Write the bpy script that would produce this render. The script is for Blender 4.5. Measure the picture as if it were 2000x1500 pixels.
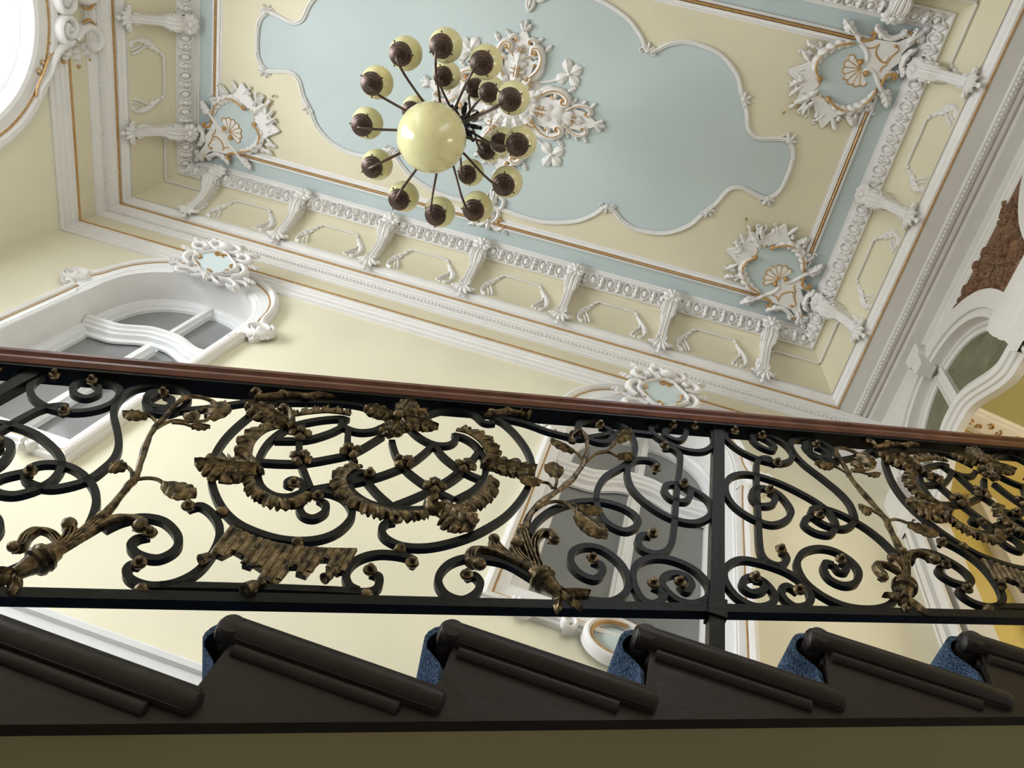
import bpy, bmesh, math, random
from mathutils import Vector, Matrix
random.seed(7)
for o in list(bpy.data.objects): bpy.data.objects.remove(o)
S = bpy.context.scene
COL = S.collection
PI = math.pi
# ------------------------------------------------------------------ camera
F = 1527.65
R = Matrix(((0.9517651472, -0.1954843180, 0.2364930992), (0.2824450275, 0.8593076414, -0.4263979174), (-0.1198662212, 0.4726269765, 0.8730726373)))
cd = bpy.data.cameras.new('camera'); cam = bpy.data.objects.new('camera', cd); COL.objects.link(cam)
cd.sensor_width = 36; cd.lens = F / 2000 * 36; cd.clip_start = .02; cd.clip_end = 100
cam.matrix_world = Matrix((R[0], -R[1], -R[2])).transposed().to_4x4()
S.camera = cam
S.view_settings.view_transform = 'Standard'; S.view_settings.look = 'None'
S.view_settings.exposure = -0.04; S.view_settings.gamma = 1.0
S.view_settings.use_curve_mapping = False
# ------------------------------------------------------------------ light
W = bpy.data.worlds.new('sky'); S.world = W; W.use_nodes = True
W.node_tree.nodes['Background'].inputs[0].default_value = (.80, .88, 1, 1)
W.node_tree.nodes['Background'].inputs[1].default_value = 1.0
def area(name, loc, direction, sx, sy, power, col):
    l = bpy.data.lights.new(name, 'AREA'); l.shape = 'RECTANGLE'; l.size = sx; l.size_y = sy; l.energy = power; l.color = col
    o = bpy.data.objects.new(name, l); COL.objects.link(o); o.location = loc
    o.rotation_euler = Vector(direction).to_track_quat('-Z', 'Y').to_euler(); return o
area('daylight_landing_window', (-6.3, 1.11, 2.85), (1, .04, .0), 1.9, 5.6, 640, (.92, .965, 1))
area('front_fill', (-1.5, -1.15, 3.9), (0, 1, 0), 5.2, 2.4, 85, (.95, .98, 1))  # added fill behind the camera, one panel across both invented front openings
area('hall_warm_fill', (6.07, .65, 3.7), (-1, 0, 0), 2.0, 2.3, 150, (1, .9, .72))  # added warm fill for the hall, set against its unseen end wall
# ------------------------------------------------------------------ pixel to place
def ray(u, v):
    d = Vector(((u - 1000) / F, (v - 750) / F, 1)); return R.transposed() @ d
def onZ(p, z): d = ray(*p); return d * (z / d.z)
def onY(p, y): d = ray(*p); return d * (y / d.y)
def onX(p, x): d = ray(*p); return d * (x / d.x)
CR = dict(A=(0, 680, 560 / 1500), B=(360, 740, .32), C=(640, 760, 540 / 1761), D=(900, 780, 540 / 1761), E=(1380, 800, 1 / 3), G=(0, 820, .12), F=(0, 680, .12), H=(1420, 860, .16), T=(1600, 0, .2), K=(1300, 0, .35), M=(600, 0, .35))
def px(c, pts): x, y, s = CR[c]; return [(x + a * s, y + b * s) for a, b in pts]
# ------------------------------------------------------------------ materials
def mat(name, col, rough=.6, metal=0, var=0, vs=6, bump=0, bs=60, col2=None, spec=.5, coat=0, detail=3):
    m = bpy.data.materials.new(name); m.use_nodes = True; nt = m.node_tree; n = nt.nodes; L = nt.links
    b = n['Principled BSDF']; b.inputs['Roughness'].default_value = rough; b.inputs['Metallic'].default_value = metal
    b.inputs['Specular IOR Level'].default_value = spec; b.inputs['Coat Weight'].default_value = coat
    b.inputs['Base Color'].default_value = (*col, 1)
    tc = n.new('ShaderNodeTexCoord')
    if var or col2:
        t = n.new('ShaderNodeTexNoise'); t.inputs['Scale'].default_value = vs; t.inputs['Detail'].default_value = detail
        L.new(tc.outputs['Object'], t.inputs['Vector'])
        r = n.new('ShaderNodeValToRGB')
        c2 = col2 or tuple(min(1, c * (1 + var)) for c in col); c1 = col if col2 else tuple(c * (1 - var) for c in col)
        r.color_ramp.elements[0].color = (*c1, 1); r.color_ramp.elements[1].color = (*c2, 1)
        r.color_ramp.elements[0].position = .35; r.color_ramp.elements[1].position = .65
        L.new(t.outputs['Fac'], r.inputs['Fac']); L.new(r.outputs['Color'], b.inputs['Base Color'])
    if bump:
        t = n.new('ShaderNodeTexNoise'); t.inputs['Scale'].default_value = bs; t.inputs['Detail'].default_value = 4
        L.new(tc.outputs['Object'], t.inputs['Vector'])
        u = n.new('ShaderNodeBump'); u.inputs['Strength'].default_value = bump; u.inputs['Distance'].default_value = .01
        L.new(t.outputs['Fac'], u.inputs['Height']); L.new(u.outputs['Normal'], b.inputs['Normal'])
    return m
M = dict(
    cream=mat('cream_wall_paint', (.76, .715, .55), .65, var=.03, vs=2, bump=.08, bs=25),
    field=mat('cream_ceiling_paint', (.70, .64, .47), .65, var=.03, vs=1.5, bump=.06, bs=20),
    blue=mat('pale_blue_paint', (.50, .575, .575), .65, var=.03, vs=1.2, bump=.06, bs=18),
    white=mat('white_stucco', (.77, .745, .725), .55, var=.02, vs=8, bump=.05, bs=90),
    arcade=mat('warm_white_paint', (.64, .61, .57), .5, var=.02, vs=8),
    wood_white=mat('white_gloss_paint', (.80, .80, .80), .35, var=.02, vs=10),
    gold=mat('ochre_gold_paint', (.50, .295, .11), .38, metal=.25, var=.15, vs=30),
    iron=mat('black_painted_iron', (.006, .0065, .0075), .40, var=.3, vs=40, bump=.12, bs=70, spec=.2),
    bronze=mat('gilded_patina_bronze', (.03, .024, .018), .28, metal=.85, col2=(.235, .17, .095), vs=60, bump=.25, bs=120, detail=5),
    wood=mat('mahogany_varnish', (.16, .048, .034), .26, var=.25, vs=14, coat=.3),
    stair=mat('dark_brown_gloss_paint', (.021, .0155, .016), .42, var=.15, vs=5, bump=.35, bs=16, spec=.35),
    soffit=mat('ochre_soffit_paint', (.48, .43, .25), .7, var=.04, vs=3, bump=.08, bs=30),
    carpet=mat('blue_wool_carpet', (.03, .06, .13), .95, col2=(.16, .24, .38), vs=230, bump=.9, bs=260, spec=.1),
    pane=mat('grey_obscured_glass', (.235, .24, .24), .10, spec=.6, var=.06, vs=2.2),
    hallpane=mat('green_obscured_glass', (.125, .12, .062), .07, spec=.5, var=.2, vs=5),
    globe=mat('cream_opal_glass', (.70, .65, .36), .16, var=.05, vs=9, spec=.5, coat=.4),
    lampmetal=mat('brown_lamp_metal', (.085, .055, .045), .34, metal=.6, var=.25, vs=30),
    relief=mat('brown_carved_relief', (.17, .085, .04), .55, var=.25, vs=10),
    hallwall=mat('mustard_wall_paint', (.62, .50, .17), .65, var=.04, vs=2),
    hallceil=mat('olive_ceiling_paint', (.40, .37, .17), .65, var=.04, vs=2),
    floor=mat('grey_stone_floor', (.32, .30, .27), .5, var=.1, vs=3),
    glow=mat('clear_glass', (.8, .85, .9), .05),
)
# ------------------------------------------------------------------ mesh helpers
def tag(o, label=None, cat=None, group=None, kind=None):
    if label: o['label'] = label
    if cat: o['category'] = cat
    if group: o['group'] = group
    if kind: o['kind'] = kind
    return o
def empty(name, loc=(0, 0, 0), parent=None):
    o = bpy.data.objects.new(name, None); COL.objects.link(o); o.location = loc; o.parent = parent; o.empty_display_size = .05; return o
class MB:
    def __init__(s): s.v = []; s.f = []
    def add(s, vs, fs):
        k = len(s.v); s.v += [Vector(x) for x in vs]; s.f += [tuple(k + i for i in f) for f in fs]
    def grid(s, rows, cu=False, cv=False):           # rows of points
        n = len(rows); m = len(rows[0]); fs = []
        for i in range(n if cu else n - 1):
            for j in range(m if cv else m - 1):
                fs.append((i * m + j, ((i + 1) % n) * m + j, ((i + 1) % n) * m + (j + 1) % m, i * m + (j + 1) % m))
        s.add([p for r in rows for p in r], fs); return s
    def cap(s, pts): s.add(pts, [tuple(range(len(pts)))]); return s
    def box(s, a, b):
        x0, y0, z0 = a; x1, y1, z1 = b
        s.add([(x0, y0, z0), (x1, y0, z0), (x1, y1, z0), (x0, y1, z0), (x0, y0, z1), (x1, y0, z1), (x1, y1, z1), (x0, y1, z1)],
              [(0, 3, 2, 1), (4, 5, 6, 7), (0, 1, 5, 4), (1, 2, 6, 5), (2, 3, 7, 6), (3, 0, 4, 7)]); return s
    def tube(s, pts, r, n=8, caps=True):
        pts = [Vector(p) for p in pts]; rows = []; up = None
        for i, p in enumerate(pts):
            t = (pts[min(i + 1, len(pts) - 1)] - pts[max(i - 1, 0)]).normalized()
            if up is None: up = t.orthogonal().normalized()
            up = (up - t * up.dot(t)).normalized(); w = t.cross(up); rr = r(i / (len(pts) - 1)) if callable(r) else r
            rows.append([p + (up * math.cos(2 * PI * j / n) + w * math.sin(2 * PI * j / n)) * rr for j in range(n)])
        s.grid(rows, cv=True)
        if caps: s.cap(rows[0]); s.cap(rows[-1])
        return s
    def lathe(s, c, axis, prof, n=16):               # prof: (radius, height along axis)
        c = Vector(c); a = Vector(axis).normalized(); u = a.orthogonal().normalized(); w = a.cross(u)
        s.grid([[c + a * h + (u * math.cos(2 * PI * j / n) + w * math.sin(2 * PI * j / n)) * max(r, 1e-4) for j in range(n)] for r, h in prof], cv=True); return s
    def ball(s, c, r, n=10, m=6, sc=(1, 1, 1)):
        c = Vector(c)
        s.grid([[c + Vector((sc[0] * r * max(math.sin(PI * i / m), 1e-3) * math.cos(2 * PI * j / n), sc[1] * r * max(math.sin(PI * i / m), 1e-3) * math.sin(2 * PI * j / n), sc[2] * r * math.cos(PI * i / m))) for j in range(n)] for i in range(m + 1)], cv=True); return s
    # --- relief drawn on a surface:  fm(u, v, h) -> point
    def stroke(s, pts, w, h, fm, n=6, base=0.0):
        k = len(pts); rows = []
        for i in range(k):
            a = pts[max(i - 1, 0)]; b = pts[min(i + 1, k - 1)]; dx, dy = b[0] - a[0], b[1] - a[1]; l = math.hypot(dx, dy) or 1
            nx, ny = -dy / l, dx / l; t = i / (k - 1); ww = w(t) if callable(w) else w; hh = h(t) if callable(h) else h
            rows.append([fm(pts[i][0] + nx * ww * math.cos(PI * j / n), pts[i][1] + ny * ww * math.cos(PI * j / n), base + hh * math.sin(PI * j / n)) for j in range(n + 1)])
        s.grid(rows); s.cap(rows[0]); s.cap(rows[-1]); return s
    def bar(s, pts, w, h0, h1, fm, closed=False):      # rectangular section
        k = len(pts); rows = []
        for i in range(k):
            a = pts[(i - 1) % k if closed else max(i - 1, 0)]; b = pts[(i + 1) % k if closed else min(i + 1, k - 1)]; dx, dy = b[0] - a[0], b[1] - a[1]; l = math.hypot(dx, dy) or 1
            nx, ny = -dy / l, dx / l; ww = w(i / (k - 1)) if callable(w) else w; p = pts[i]
            rows.append([fm(p[0] + nx * ww, p[1] + ny * ww, h0), fm(p[0] + nx * ww, p[1] + ny * ww, h1), fm(p[0] - nx * ww, p[1] - ny * ww, h1), fm(p[0] - nx * ww, p[1] - ny * ww, h0)])
        s.grid(rows, cu=closed, cv=True)
        if not closed: s.cap(rows[0]); s.cap(rows[-1])
        return s
    def leaf(s, pts, w, h, fm, lobes=5, depth=.35, side=0, m=8, base=0., thick=0, curl=0., vein=.25, ribs=0.):
        pts = resample(pts, max(len(pts), lobes * (15 if ribs and side else 7) + 1)); k = len(pts); rows = []; back = []
        for i in range(k):
            a = pts[max(i - 1, 0)]; b = pts[min(i + 1, k - 1)]; dx, dy = b[0] - a[0], b[1] - a[1]; l = math.hypot(dx, dy) or 1
            nx, ny = -dy / l, dx / l; tx, ty = dx / l, dy / l; t = i / (k - 1)
            e = (math.sin(PI * min(1, t * .93 + .07)) ** (.6 if t < .5 else .85)) if side == 0 else (math.sin(PI * (t * .9 + .05)) ** .35)
            ph = abs(math.sin(PI * lobes * t)); ww = w * e * (1 - depth + depth * ph ** .5); r1 = []; r2 = []
            for j in range(m + 1):
                q = -1 + 2 * j / m if side == 0 else j / m
                off = q * ww * (side or 1); sk = abs(q) * ww * .35
                hh = h * ((1 - q * q * .8) if side == 0 else (.35 + .65 * math.sin(PI * min(1, .15 + q * .85)))) * (.35 + .65 * e)
                hh += h * vein * math.cos(2 * PI * lobes * t + PI) * abs(q) + (h * .35 if (side == 0 and j == m // 2) else 0) + curl * t * t
                if ribs: hh += h * ribs * (math.cos(5 * PI * q) * (1 - abs(q) * .5) if side == 0 else q * math.cos(2 * PI * lobes * 2.5 * t))
                P = (pts[i][0] + nx * off + tx * sk, pts[i][1] + ny * off + ty * sk)
                r1.append(fm(*P, base + hh)); r2.append(fm(*P, base + hh - thick))
            rows.append(r1); back.append(r2)
        s.grid(rows)
        if thick: s.grid(back)
        return s
    def dome(s, c, r, h, fm, n=10, m=3, base=0., sy=1.):
        s.grid([[fm(c[0] + r * math.sin(PI / 2 * i / m + 1e-3) * math.cos(2 * PI * j / n), c[1] + sy * r * math.sin(PI / 2 * i / m + 1e-3) * math.sin(2 * PI * j / n), base + h * math.cos(PI / 2 * i / m)) for j in range(n)] for i in range(m + 1)], cv=True); return s
    def plate(s, pts, h0, h1, fm):                     # flat polygon with an edge
        s.cap([fm(*p, h1) for p in pts]); s.grid([[fm(*p, h0) for p in pts], [fm(*p, h1) for p in pts]], cv=True); return s
    def build(s, name, m, parent=None, smooth=True, kind=None, label=None, ang=40):
        me = bpy.data.meshes.new(name); me.from_pydata([tuple(v) for v in s.v], [], s.f)
        b = bmesh.new(); b.from_mesh(me); bmesh.ops.remove_doubles(b, verts=b.verts, dist=1e-5); bmesh.ops.recalc_face_normals(b, faces=b.faces); b.to_mesh(me); b.free()
        me.materials.append(M[m] if isinstance(m, str) else m)
        if smooth:
            me.polygons.foreach_set('use_smooth', [True] * len(me.polygons)); me.set_sharp_from_angle(angle=math.radians(ang))
        o = bpy.data.objects.new(name, me); COL.objects.link(o); o.parent = parent
        if kind: o['kind'] = kind
        if label: o['label'] = label
        return o
def copy(o, name=None, parent=None, loc=None, rot=None, scale=None):
    c = o.copy(); COL.objects.link(c)
    if name: c.name = name
    c.parent = parent
    if loc is not None: c.location = loc
    if rot is not None: c.rotation_euler = rot
    if scale is not None: c.scale = scale
    return c
def sm(pts, n=6, closed=False):                        # Catmull-Rom
    k = len(pts); out = []
    for i in range(k if closed else k - 1):
        g = lambda j: pts[j % k] if closed else pts[min(max(j, 0), k - 1)]
        a, b, c, d = g(i - 1), g(i), g(i + 1), g(i + 2)
        for q in range(n):
            t = q / n
            out.append(tuple(.5 * (2 * b[x] + (c[x] - a[x]) * t + (2 * a[x] - 5 * b[x] + 4 * c[x] - d[x]) * t * t + (3 * b[x] - a[x] - 3 * c[x] + d[x]) * t ** 3) for x in range(len(b))))
    if not closed: out.append(tuple(pts[-1]))
    return out
def spiral(c, r0, r1, a0, a1, n=18, sy=1.):
    return [(c[0] + (r0 + (r1 - r0) * i / n) * math.cos(math.radians(a0 + (a1 - a0) * i / n)), c[1] + sy * (r0 + (r1 - r0) * i / n) * math.sin(math.radians(a0 + (a1 - a0) * i / n))) for i in range(n + 1)]
def holed(outer, holes, fm):                           # flat sheet with holes
    b = bmesh.new()
    for lp in [outer] + holes:
        vs = [b.verts.new(fm(*p)) for p in lp]
        for i in range(len(vs)): b.edges.new((vs[i], vs[(i + 1) % len(vs)]))
    bmesh.ops.triangle_fill(b, use_beauty=True, edges=b.edges[:])
    mb = MB(); b.verts.index_update(); mb.add([v.co for v in b.verts], [tuple(v.index for v in f.verts) for f in b.faces]); b.free(); return mb
def resample(L, n):
    d = [0]
    for i in range(1, len(L)): d.append(d[-1] + math.dist(L[i], L[i - 1]))
    out = []; j = 0
    for i in range(n):
        t = d[-1] * i / (n - 1)
        while j < len(d) - 2 and d[j + 1] < t: j += 1
        f = (t - d[j]) / ((d[j + 1] - d[j]) or 1); out.append((L[j][0] + (L[j + 1][0] - L[j][0]) * f, L[j][1] + (L[j + 1][1] - L[j][1]) * f))
    return out
def taper(w, p=.6, lo=.3): return lambda t: w * (lo + (1 - lo) * math.sin(PI * min(max(t, .02), .98)) ** p)
def ctrl(p, lo=.25): return lambda t: p * (lo + (1 - lo) * (1 - t))
# ================================================================== the room
X0, X1, Y0, Y1, H = -5.047, 2.023, -.658, 2.898, 7.0
CX, CY = (X0 + X1) / 2, (Y0 + Y1) / 2
XR = 2.28
def FB(u, v, h=0): return Vector((u, Y1 - h, v))       # back wall
def FL(u, v, h=0): return Vector((X0 + h, u, v))       # left wall
def FR(u, v, h=0): return Vector((XR - h, u, v))       # right wall
def FC(u, v, h=0): return Vector((u, v, H - h))        # ceiling
fl = MB().box((-5.5, -1.2, -1.75), (6, 3.4, -1.6)).build('floor', 'floor', smooth=False); tag(fl, kind='structure', label='grey stone floor of the stairwell below the camera')
def superarch(a, b, z0, n=28, p=2.3):
    out = []
    for i in range(n + 1):
        th = PI * i / n; c, s_ = math.cos(th), math.sin(th)
        out.append((a * math.copysign(abs(c) ** (2 / p), c), z0 + b * abs(s_) ** (2 / p)))
    return out
WX = (-3.455, .395); WIN_B, WIN_S = 3.17, 4.96
def opening(cx, a=.605, b=.615): return [(cx + u, v) for u, v in [(a, WIN_B)] + superarch(a, b, WIN_S) + [(-a, WIN_B)]]
wb = holed([(X0 - .3, -1.6), (XR + .01, -1.6), (XR + .01, H + .1), (X0 - .3, H + .1)], [opening(c) for c in WX], lambda u, v: FB(u, v)).build('wall_back', 'cream', smooth=False)
tag(wb, 'cream painted back wall with two arched windows behind the balustrade', kind='structure')
wf = holed([(X0 - .3, -1.6), (XR + .6, -1.6), (XR + .6, H + .1), (X0 - .3, H + .1)], [opening(c) for c in WX], lambda u, v: Vector((u, Y0, v))).build('wall_front', 'cream', smooth=False)  # openings added to this unseen wall so the front fill gets in
tag(wf, 'cream painted front wall behind the camera with two openings added for the fill light', kind='structure')
# left wall with the tall arched landing window
LA, LZ, LB = .80, 4.80, .2
def larch(r, z0=LB): return [(1.11 + r, z0)] + [(1.11 + r * math.cos(PI * i / 40), LZ + r * math.sin(PI * i / 40)) for i in range(41)] + [(1.11 - r, z0)]
wl = holed([(Y0 - .9, -1.6), (Y1 + .2, -1.6), (Y1 + .2, H + .1), (Y0 - .9, H + .1)], [larch(LA)], lambda u, v: FL(u, v)).build('wall_left', 'cream', smooth=False)
tag(wl, 'cream painted left wall with the tall arched landing window', kind='structure')
# ------------------------------------------------------------------ ceiling
ce = MB().box((X0 - .3, Y0 - .2, H), (XR + .6, Y1 + .2, H + .12)).build('ceiling', 'blue', smooth=False)
tag(ce, 'pale blue and cream stucco ceiling with gilded frame and white relief ornament', kind='structure')
def ring(prof, dz=0, open3=False):                      # sweep a (d, z) profile round the room with mitred corners
    mb = MB(); cs = []
    for d, z in prof:
        if open3: cs.append([(XR, Y1 - d, z), (X0 + d, Y1 - d, z), (X0 + d, Y0 + d, z), (XR, Y0 + d, z)])
        else: cs.append([(X0 + d, Y0 + d, z), (X1 - d, Y0 + d, z), (X1 - d, Y1 - d, z), (X0 + d, Y1 - d, z)])
    mb.grid(cs, cv=not open3); return mb
def tagp(o, l): o['label'] = l; return o
# cream field with the scalloped central opening
Q = [(1000, 418), (1030, 426), (1072, 434), (1125, 432), (1160, 419), (1176, 408), (1186, 402), (1198, 410), (1216, 431), (1247, 449), (1300, 455), (1345, 441), (1370, 420), (1382, 410), (1401, 395), (1422, 371), (1447, 366), (1482, 383), (1500, 387), (1524, 371), (1541, 336), (1548, 312)]
q0 = [(p.x - CX, p.y - CY) for p in (onZ(a, H) for a in Q)]
tipx = q0[-1][0] + .01
half = [(0, q0[0][1] - .03)] + q0[1:] + [(tipx, 0)]
quad = sm(half, 4)
loop = quad + [(x, -y) for x, y in quad[::-1][1:]]
loop = loop + [(-x, y) for x, y in loop[::-1][1:-1]]
loopw = [(CX + x, CY + y) for x, y in loop]
DG = .70                                              # gold frame
gx0, gx1, gy0, gy1 = X0 + DG, X1 - DG, Y0 + DG, Y1 - DG
rect = [(gx0, gy0), (gx1, gy0), (gx1, gy1), (gx0, gy1)]
from mathutils.geometry import tessellate_polygon
fld = MB(); FH = .008
for sx in (-1, 1):
    for sy in (-1, 1):
        poly = [(CX + sx * x, CY + sy * y) for x, y in quad] + [(CX + sx * (gx1 - CX), CY), (CX + sx * (gx1 - CX), CY + sy * (gy1 - CY)), (CX, CY + sy * (gy1 - CY))]
        fld.add([FC(*p, FH) for p in poly], tessellate_polygon([[Vector((*p, 0)) for p in poly]]))
fld.grid([[FC(*p, FH) for p in loopw], [FC(*p, 0) for p in loopw]], cv=True)
fld.build('cream_field', 'field', ce, smooth=False, label='raised cream field with scalloped opening')
mb = MB(); k = len(loopw); rows = []
for i in range(k):
    a, b = loopw[i - 1], loopw[(i + 1) % k]; dx, dy = b[0] - a[0], b[1] - a[1]; l = math.hypot(dx, dy) or 1; nx, ny = -dy / l, dx / l
    rows.append([FC(loopw[i][0] + nx * .020 * c, loopw[i][1] + ny * .020 * c, .006 + h * .9) for c, h in ((-1, 0), (-.7, .016), (-.3, .012), (.1, .03), (.6, .026), (1, 0))])
mb.grid(rows, cu=True); mb.build('cartouche_moulding', 'white', ce, label='white moulding around the blue centre')
for d0, prof, m, nm in ((DG, ((-.035, 0), (-.035, .022), (-.015, .03), (-.012, .01)), 'white', 'frame_moulding'), (DG, ((-.012, .01), (-.008, .03), (0, .036), (.008, .03), (.012, .01)), 'gold', 'gilded_bead'), (DG, ((.012, .01), (.016, .032), (.04, .026), (.046, .012), (.06, .012), (.06, 0)), 'white', 'frame_moulding')):
    ring([(d0 + a, H - h) for a, h in prof]).build(nm, m, ce)
# ------------------------------------------------------------------ cornice, cove and enriched band
tr = empty('trim_1', (CX, CY, 6.4)); tag(tr, 'white and cream coved cornice with gold lines running round the ceiling', kind='structure')
INV = Matrix.Translation((-CX, -CY, -6.4))
def to(o, root):                                       # parent keeping the place
    o.parent = root; o.matrix_parent_inverse = root.matrix_basis.inverted(); return o
def cove(a, lift=0):                                   # angle 0..90 -> (d, z), lift towards the room
    a = math.radians(a); return (.405 - .2 * math.sin(a) + lift * math.sin(a) * .9 + .0, 6.84 - .42 * (1 - math.cos(a)) - lift * math.cos(a))
AR = [(0, 5.70), (.018, 5.70), (.018, 5.745), (.03, 5.752), (.03, 5.80), (.044, 5.808), (.05, 5.835), (.06, 5.84), (.06, 5.873)]
to(ring(AR, open3=True).build('architrave', 'white', ang=20), tr)
to(ring([(.06, 5.873), (.066, 5.876), (.066, 5.898), (.058, 5.90)], open3=True).build('gilded_line', 'gold'), tr)
to(ring([(.058, 5.90), (.058, 6.09)], open3=True).build('frieze', 'field'), tr)
to(ring([(.058, 6.09), (.068, 6.092), (.068, 6.115), (.078, 6.125), (.078, 6.15), (.086, 6.158), (.09, 6.2), (.086, 6.235), (.098, 6.243), (.098, 6.262), (.112, 6.275), (.118, 6.30), (.128, 6.31), (.128, 6.332)], open3=True).build('cornice_moulding', 'white', ang=20), tr)
to(ring([(.128, 6.332), (.137, 6.334), (.137, 6.352), (.128, 6.355)]).build('gilded_line', 'gold'), tr)
to(ring([(.128, 6.355), (.15, 6.36), (.158, 6.378), (.178, 6.39), (.192, 6.41), (.192, 6.425), (.205, 6.43), (.205, 6.45)]).build('ledge_moulding', 'white', ang=20), tr)
to(ring([cove(a) for a in range(0, 91, 6)][::-1]).build('cove', 'field'), tr)
BAND = [(.40, 6.86), (.40, 6.825), (.415, 6.822), (.42, 6.835), (.447, 6.85), (.472, 6.885), (.482, 6.93), (.49, 6.935), (.492, 6.965), (.512, 6.972), (.512, 6.985), (.53, 6.99), (.53, 7.0)]
to(ring(BAND).build('ceiling_band', 'white', ang=25), tr)
# bead course: a string of pearls in the hollow of the cornice
mb = MB()
for side in range(2):
    n = int((XR - X0 - .2) / .034) if side == 0 else int((Y1 - Y0 - .2) / .034)
    for i in range(n):
        p = (X0 + .1 + i * .034, Y1 - .098, 6.197) if side == 0 else (X0 + .098, Y0 + .1 + i * .034, 6.197)
        mb.ball(p, .013, 5, 3)
for i in range(int((Y1 - Y0) / .034)): mb.ball((2.05, Y0 + i * .034, 6.318), .012, 5, 3)
to(mb.build('bead_course', 'white', kind='stuff', label='string of small white plaster beads'), tr)
# enriched band units: acanthus leaf and egg alternating
SIDES = {'back': (lambda s, d, z: Vector((s, Y1 - d, z)), CX, CX - X0, 0), 'front': (lambda s, d, z: Vector((s, Y0 + d, z)), CX, CX - X0, PI), 'left': (lambda s, d, z: Vector((X0 + d, s, z)), CY, CY - Y0, PI / 2), 'right': (lambda s, d, z: Vector((X1 - d, s, z)), CY, CY - Y0, -PI / 2)}
def band_unit(kind):
    def fm(u, v, h):                                   # v: 0 lower edge .. 1 upper edge of the ovolo; local frame of the back side
        v = v / .12; d = .418 + .066 * v + h * .75; z = 6.832 + .10 * v - h * .66
        return Vector((u, -(d - .45), z - 6.88))
    mb = MB()
    if kind:
        for s in (-1, 1):
            mb.stroke(sm([(0, .008), (s * .02, .03), (s * .036, .065), (s * .024, .098), (s * .01, .085), (s * .02, .07)], 4), .008, .024, fm, 5, .004)
        mb.leaf([(0, .12 * v / 6) for v in range(7)], .026, .03, fm, 3, .35, m=6, base=.006)
    else:
        mb.dome((0, .06), .024, .036, fm, 10, 3, .003, sy=1.7)
        for s in (-1, 1): mb.stroke([(s * .036 * math.sin(a), .06 - .054 * math.cos(a)) for a in [PI * i / 8 for i in range(9)]], .007, .026, fm, 5, .003)
    return mb
u1 = band_unit(1).build('acanthus_unit', 'white'); u2 = band_unit(0).build('egg_unit', 'white'); first = [u1, u2]
for nm, (f, c, hl, rz) in SIDES.items():
    L = hl - .46; n = int(2 * L / .08)
    for i in range(n):
        s = c - L + (i + .5) * 2 * L / n; src = first[i % 2]; p = f(s, .45, 6.88)
        o = copy(src, parent=None, loc=p, rot=(0, 0, rz), scale=(1.12, 1.15, 1.15)); to(o, tr)
for o in first: bpy.data.objects.remove(o)
# consoles: scrolled brackets from the band down to the ledge
def console():
    root = []
    def fm(u, d, z): return Vector((u, -(d - .2), z - 6.42))
    outer = sm([(.215, 6.405), (.245, 6.425), (.272, 6.475), (.298, 6.545), (.332, 6.62), (.378, 6.675), (.43, 6.695), (.478, 6.725), (.497, 6.785), (.48, 6.845), (.44, 6.875)], 3)
    inner = [cove(a) for a in (90, 80, 70, 60, 48, 36, 25, 15, 8, 3, 0)]
    inner = sm(inner, 3); n = len(outer); mb = MB(); rows = []
    for i in range(n):
        t = i / (n - 1); w = .036 + .020 * min(1, max(0, (t - .5) / .06))
        o, q = outer[i], inner[i]; dx, dz = o[0] - q[0], o[1] - q[1]
        ribs = [(-1, 0), (-1, .93), (-.84, 1), (-.7, .95), (-.55, 1), (-.3, .93), (-.12, 1.02), (.12, 1.02), (.3, .93), (.55, 1), (.7, .95), (.84, 1), (1, .93), (1, 0)]
        rows.append([fm(a * w, q[0] + dx * b, q[1] + dz * b) for a, b in ribs])
    mb.grid(rows); mb.cap(rows[0]); mb.cap(rows[-1])
    for s in (-1, 1):                                   # volutes on the cheeks
        mb.tube([Vector((s * .062, -(p[0] - .2), p[1] - 6.42)) for p in spiral((.437, 6.775), .058, .012, 250, -330, 22)], .011, 6)
        mb.tube([Vector((s * .042, -(p[0] - .2), p[1] - 6.42)) for p in spiral((.262, 6.47), .03, .008, 60, 420, 14)], .007, 5)
    body = mb
    fl = MB()                                           # rosette over the console head
    def fr(u, v, h): return Vector((u, -(.505 - .2 + h * .75) + v * -.55, 6.878 - 6.42 + v * .83 - h * .66))
    for i in range(9):
        a = 2 * PI * i / 9; fl.leaf([(r * math.cos(a), r * math.sin(a)) for r in (.012, .035, .06, .08, .092)], .032, .024, fr, 1, 0, m=4, base=.0)
    fl.dome((0, 0), .03, .035, fr, 10, 3, .012)
    ft = MB()                                           # leaf clasp at the foot
    def ff(u, v, h): return Vector((u, -(.02 + v * .55 + h), .0 + .03 - v * .9 + .0 - h * .3))
    for a in (-62, -32, 0, 32, 62):
        r = math.radians(a); ft.leaf([(k_ * math.sin(r), .075 - k_ * math.cos(r) + .02) for k_ in (0, .025, .055, .085, .10)], .022, .022, lambda u, v, h: Vector((u, -(.0 + v * .55 + h * .8), v * .8 - .075 - h * .5)), 1, 0, m=4)
    for s in (-1, 1):
        ft.tube([Vector((p[0], -.035, p[1] - .035)) for p in spiral((s * .085, .03), .028, .006, 200 if s > 0 else -20, -160 if s > 0 else 340, 12)], .011, 5)
    ft.ball((0, .01, -.085), .022, 8, 5, (1, .8, 1.3))
    return body, fl, ft
cb, cf, ct = console()
protos = [cb.build('console_body', 'white', ang=30), cf.build('rosette', 'white'), ct.build('leaf_clasp', 'white')]
spots = [('back', CX + k_ * .912) for k_ in range(-3, 4)] + [('front', CX + k_ * .912) for k_ in range(-3, 4)] + [('left', CY + k_ * .97) for k_ in (-1, 0, 1)] + [('right', CY + k_ * .97) for k_ in (-1, 0, 1)]
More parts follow.
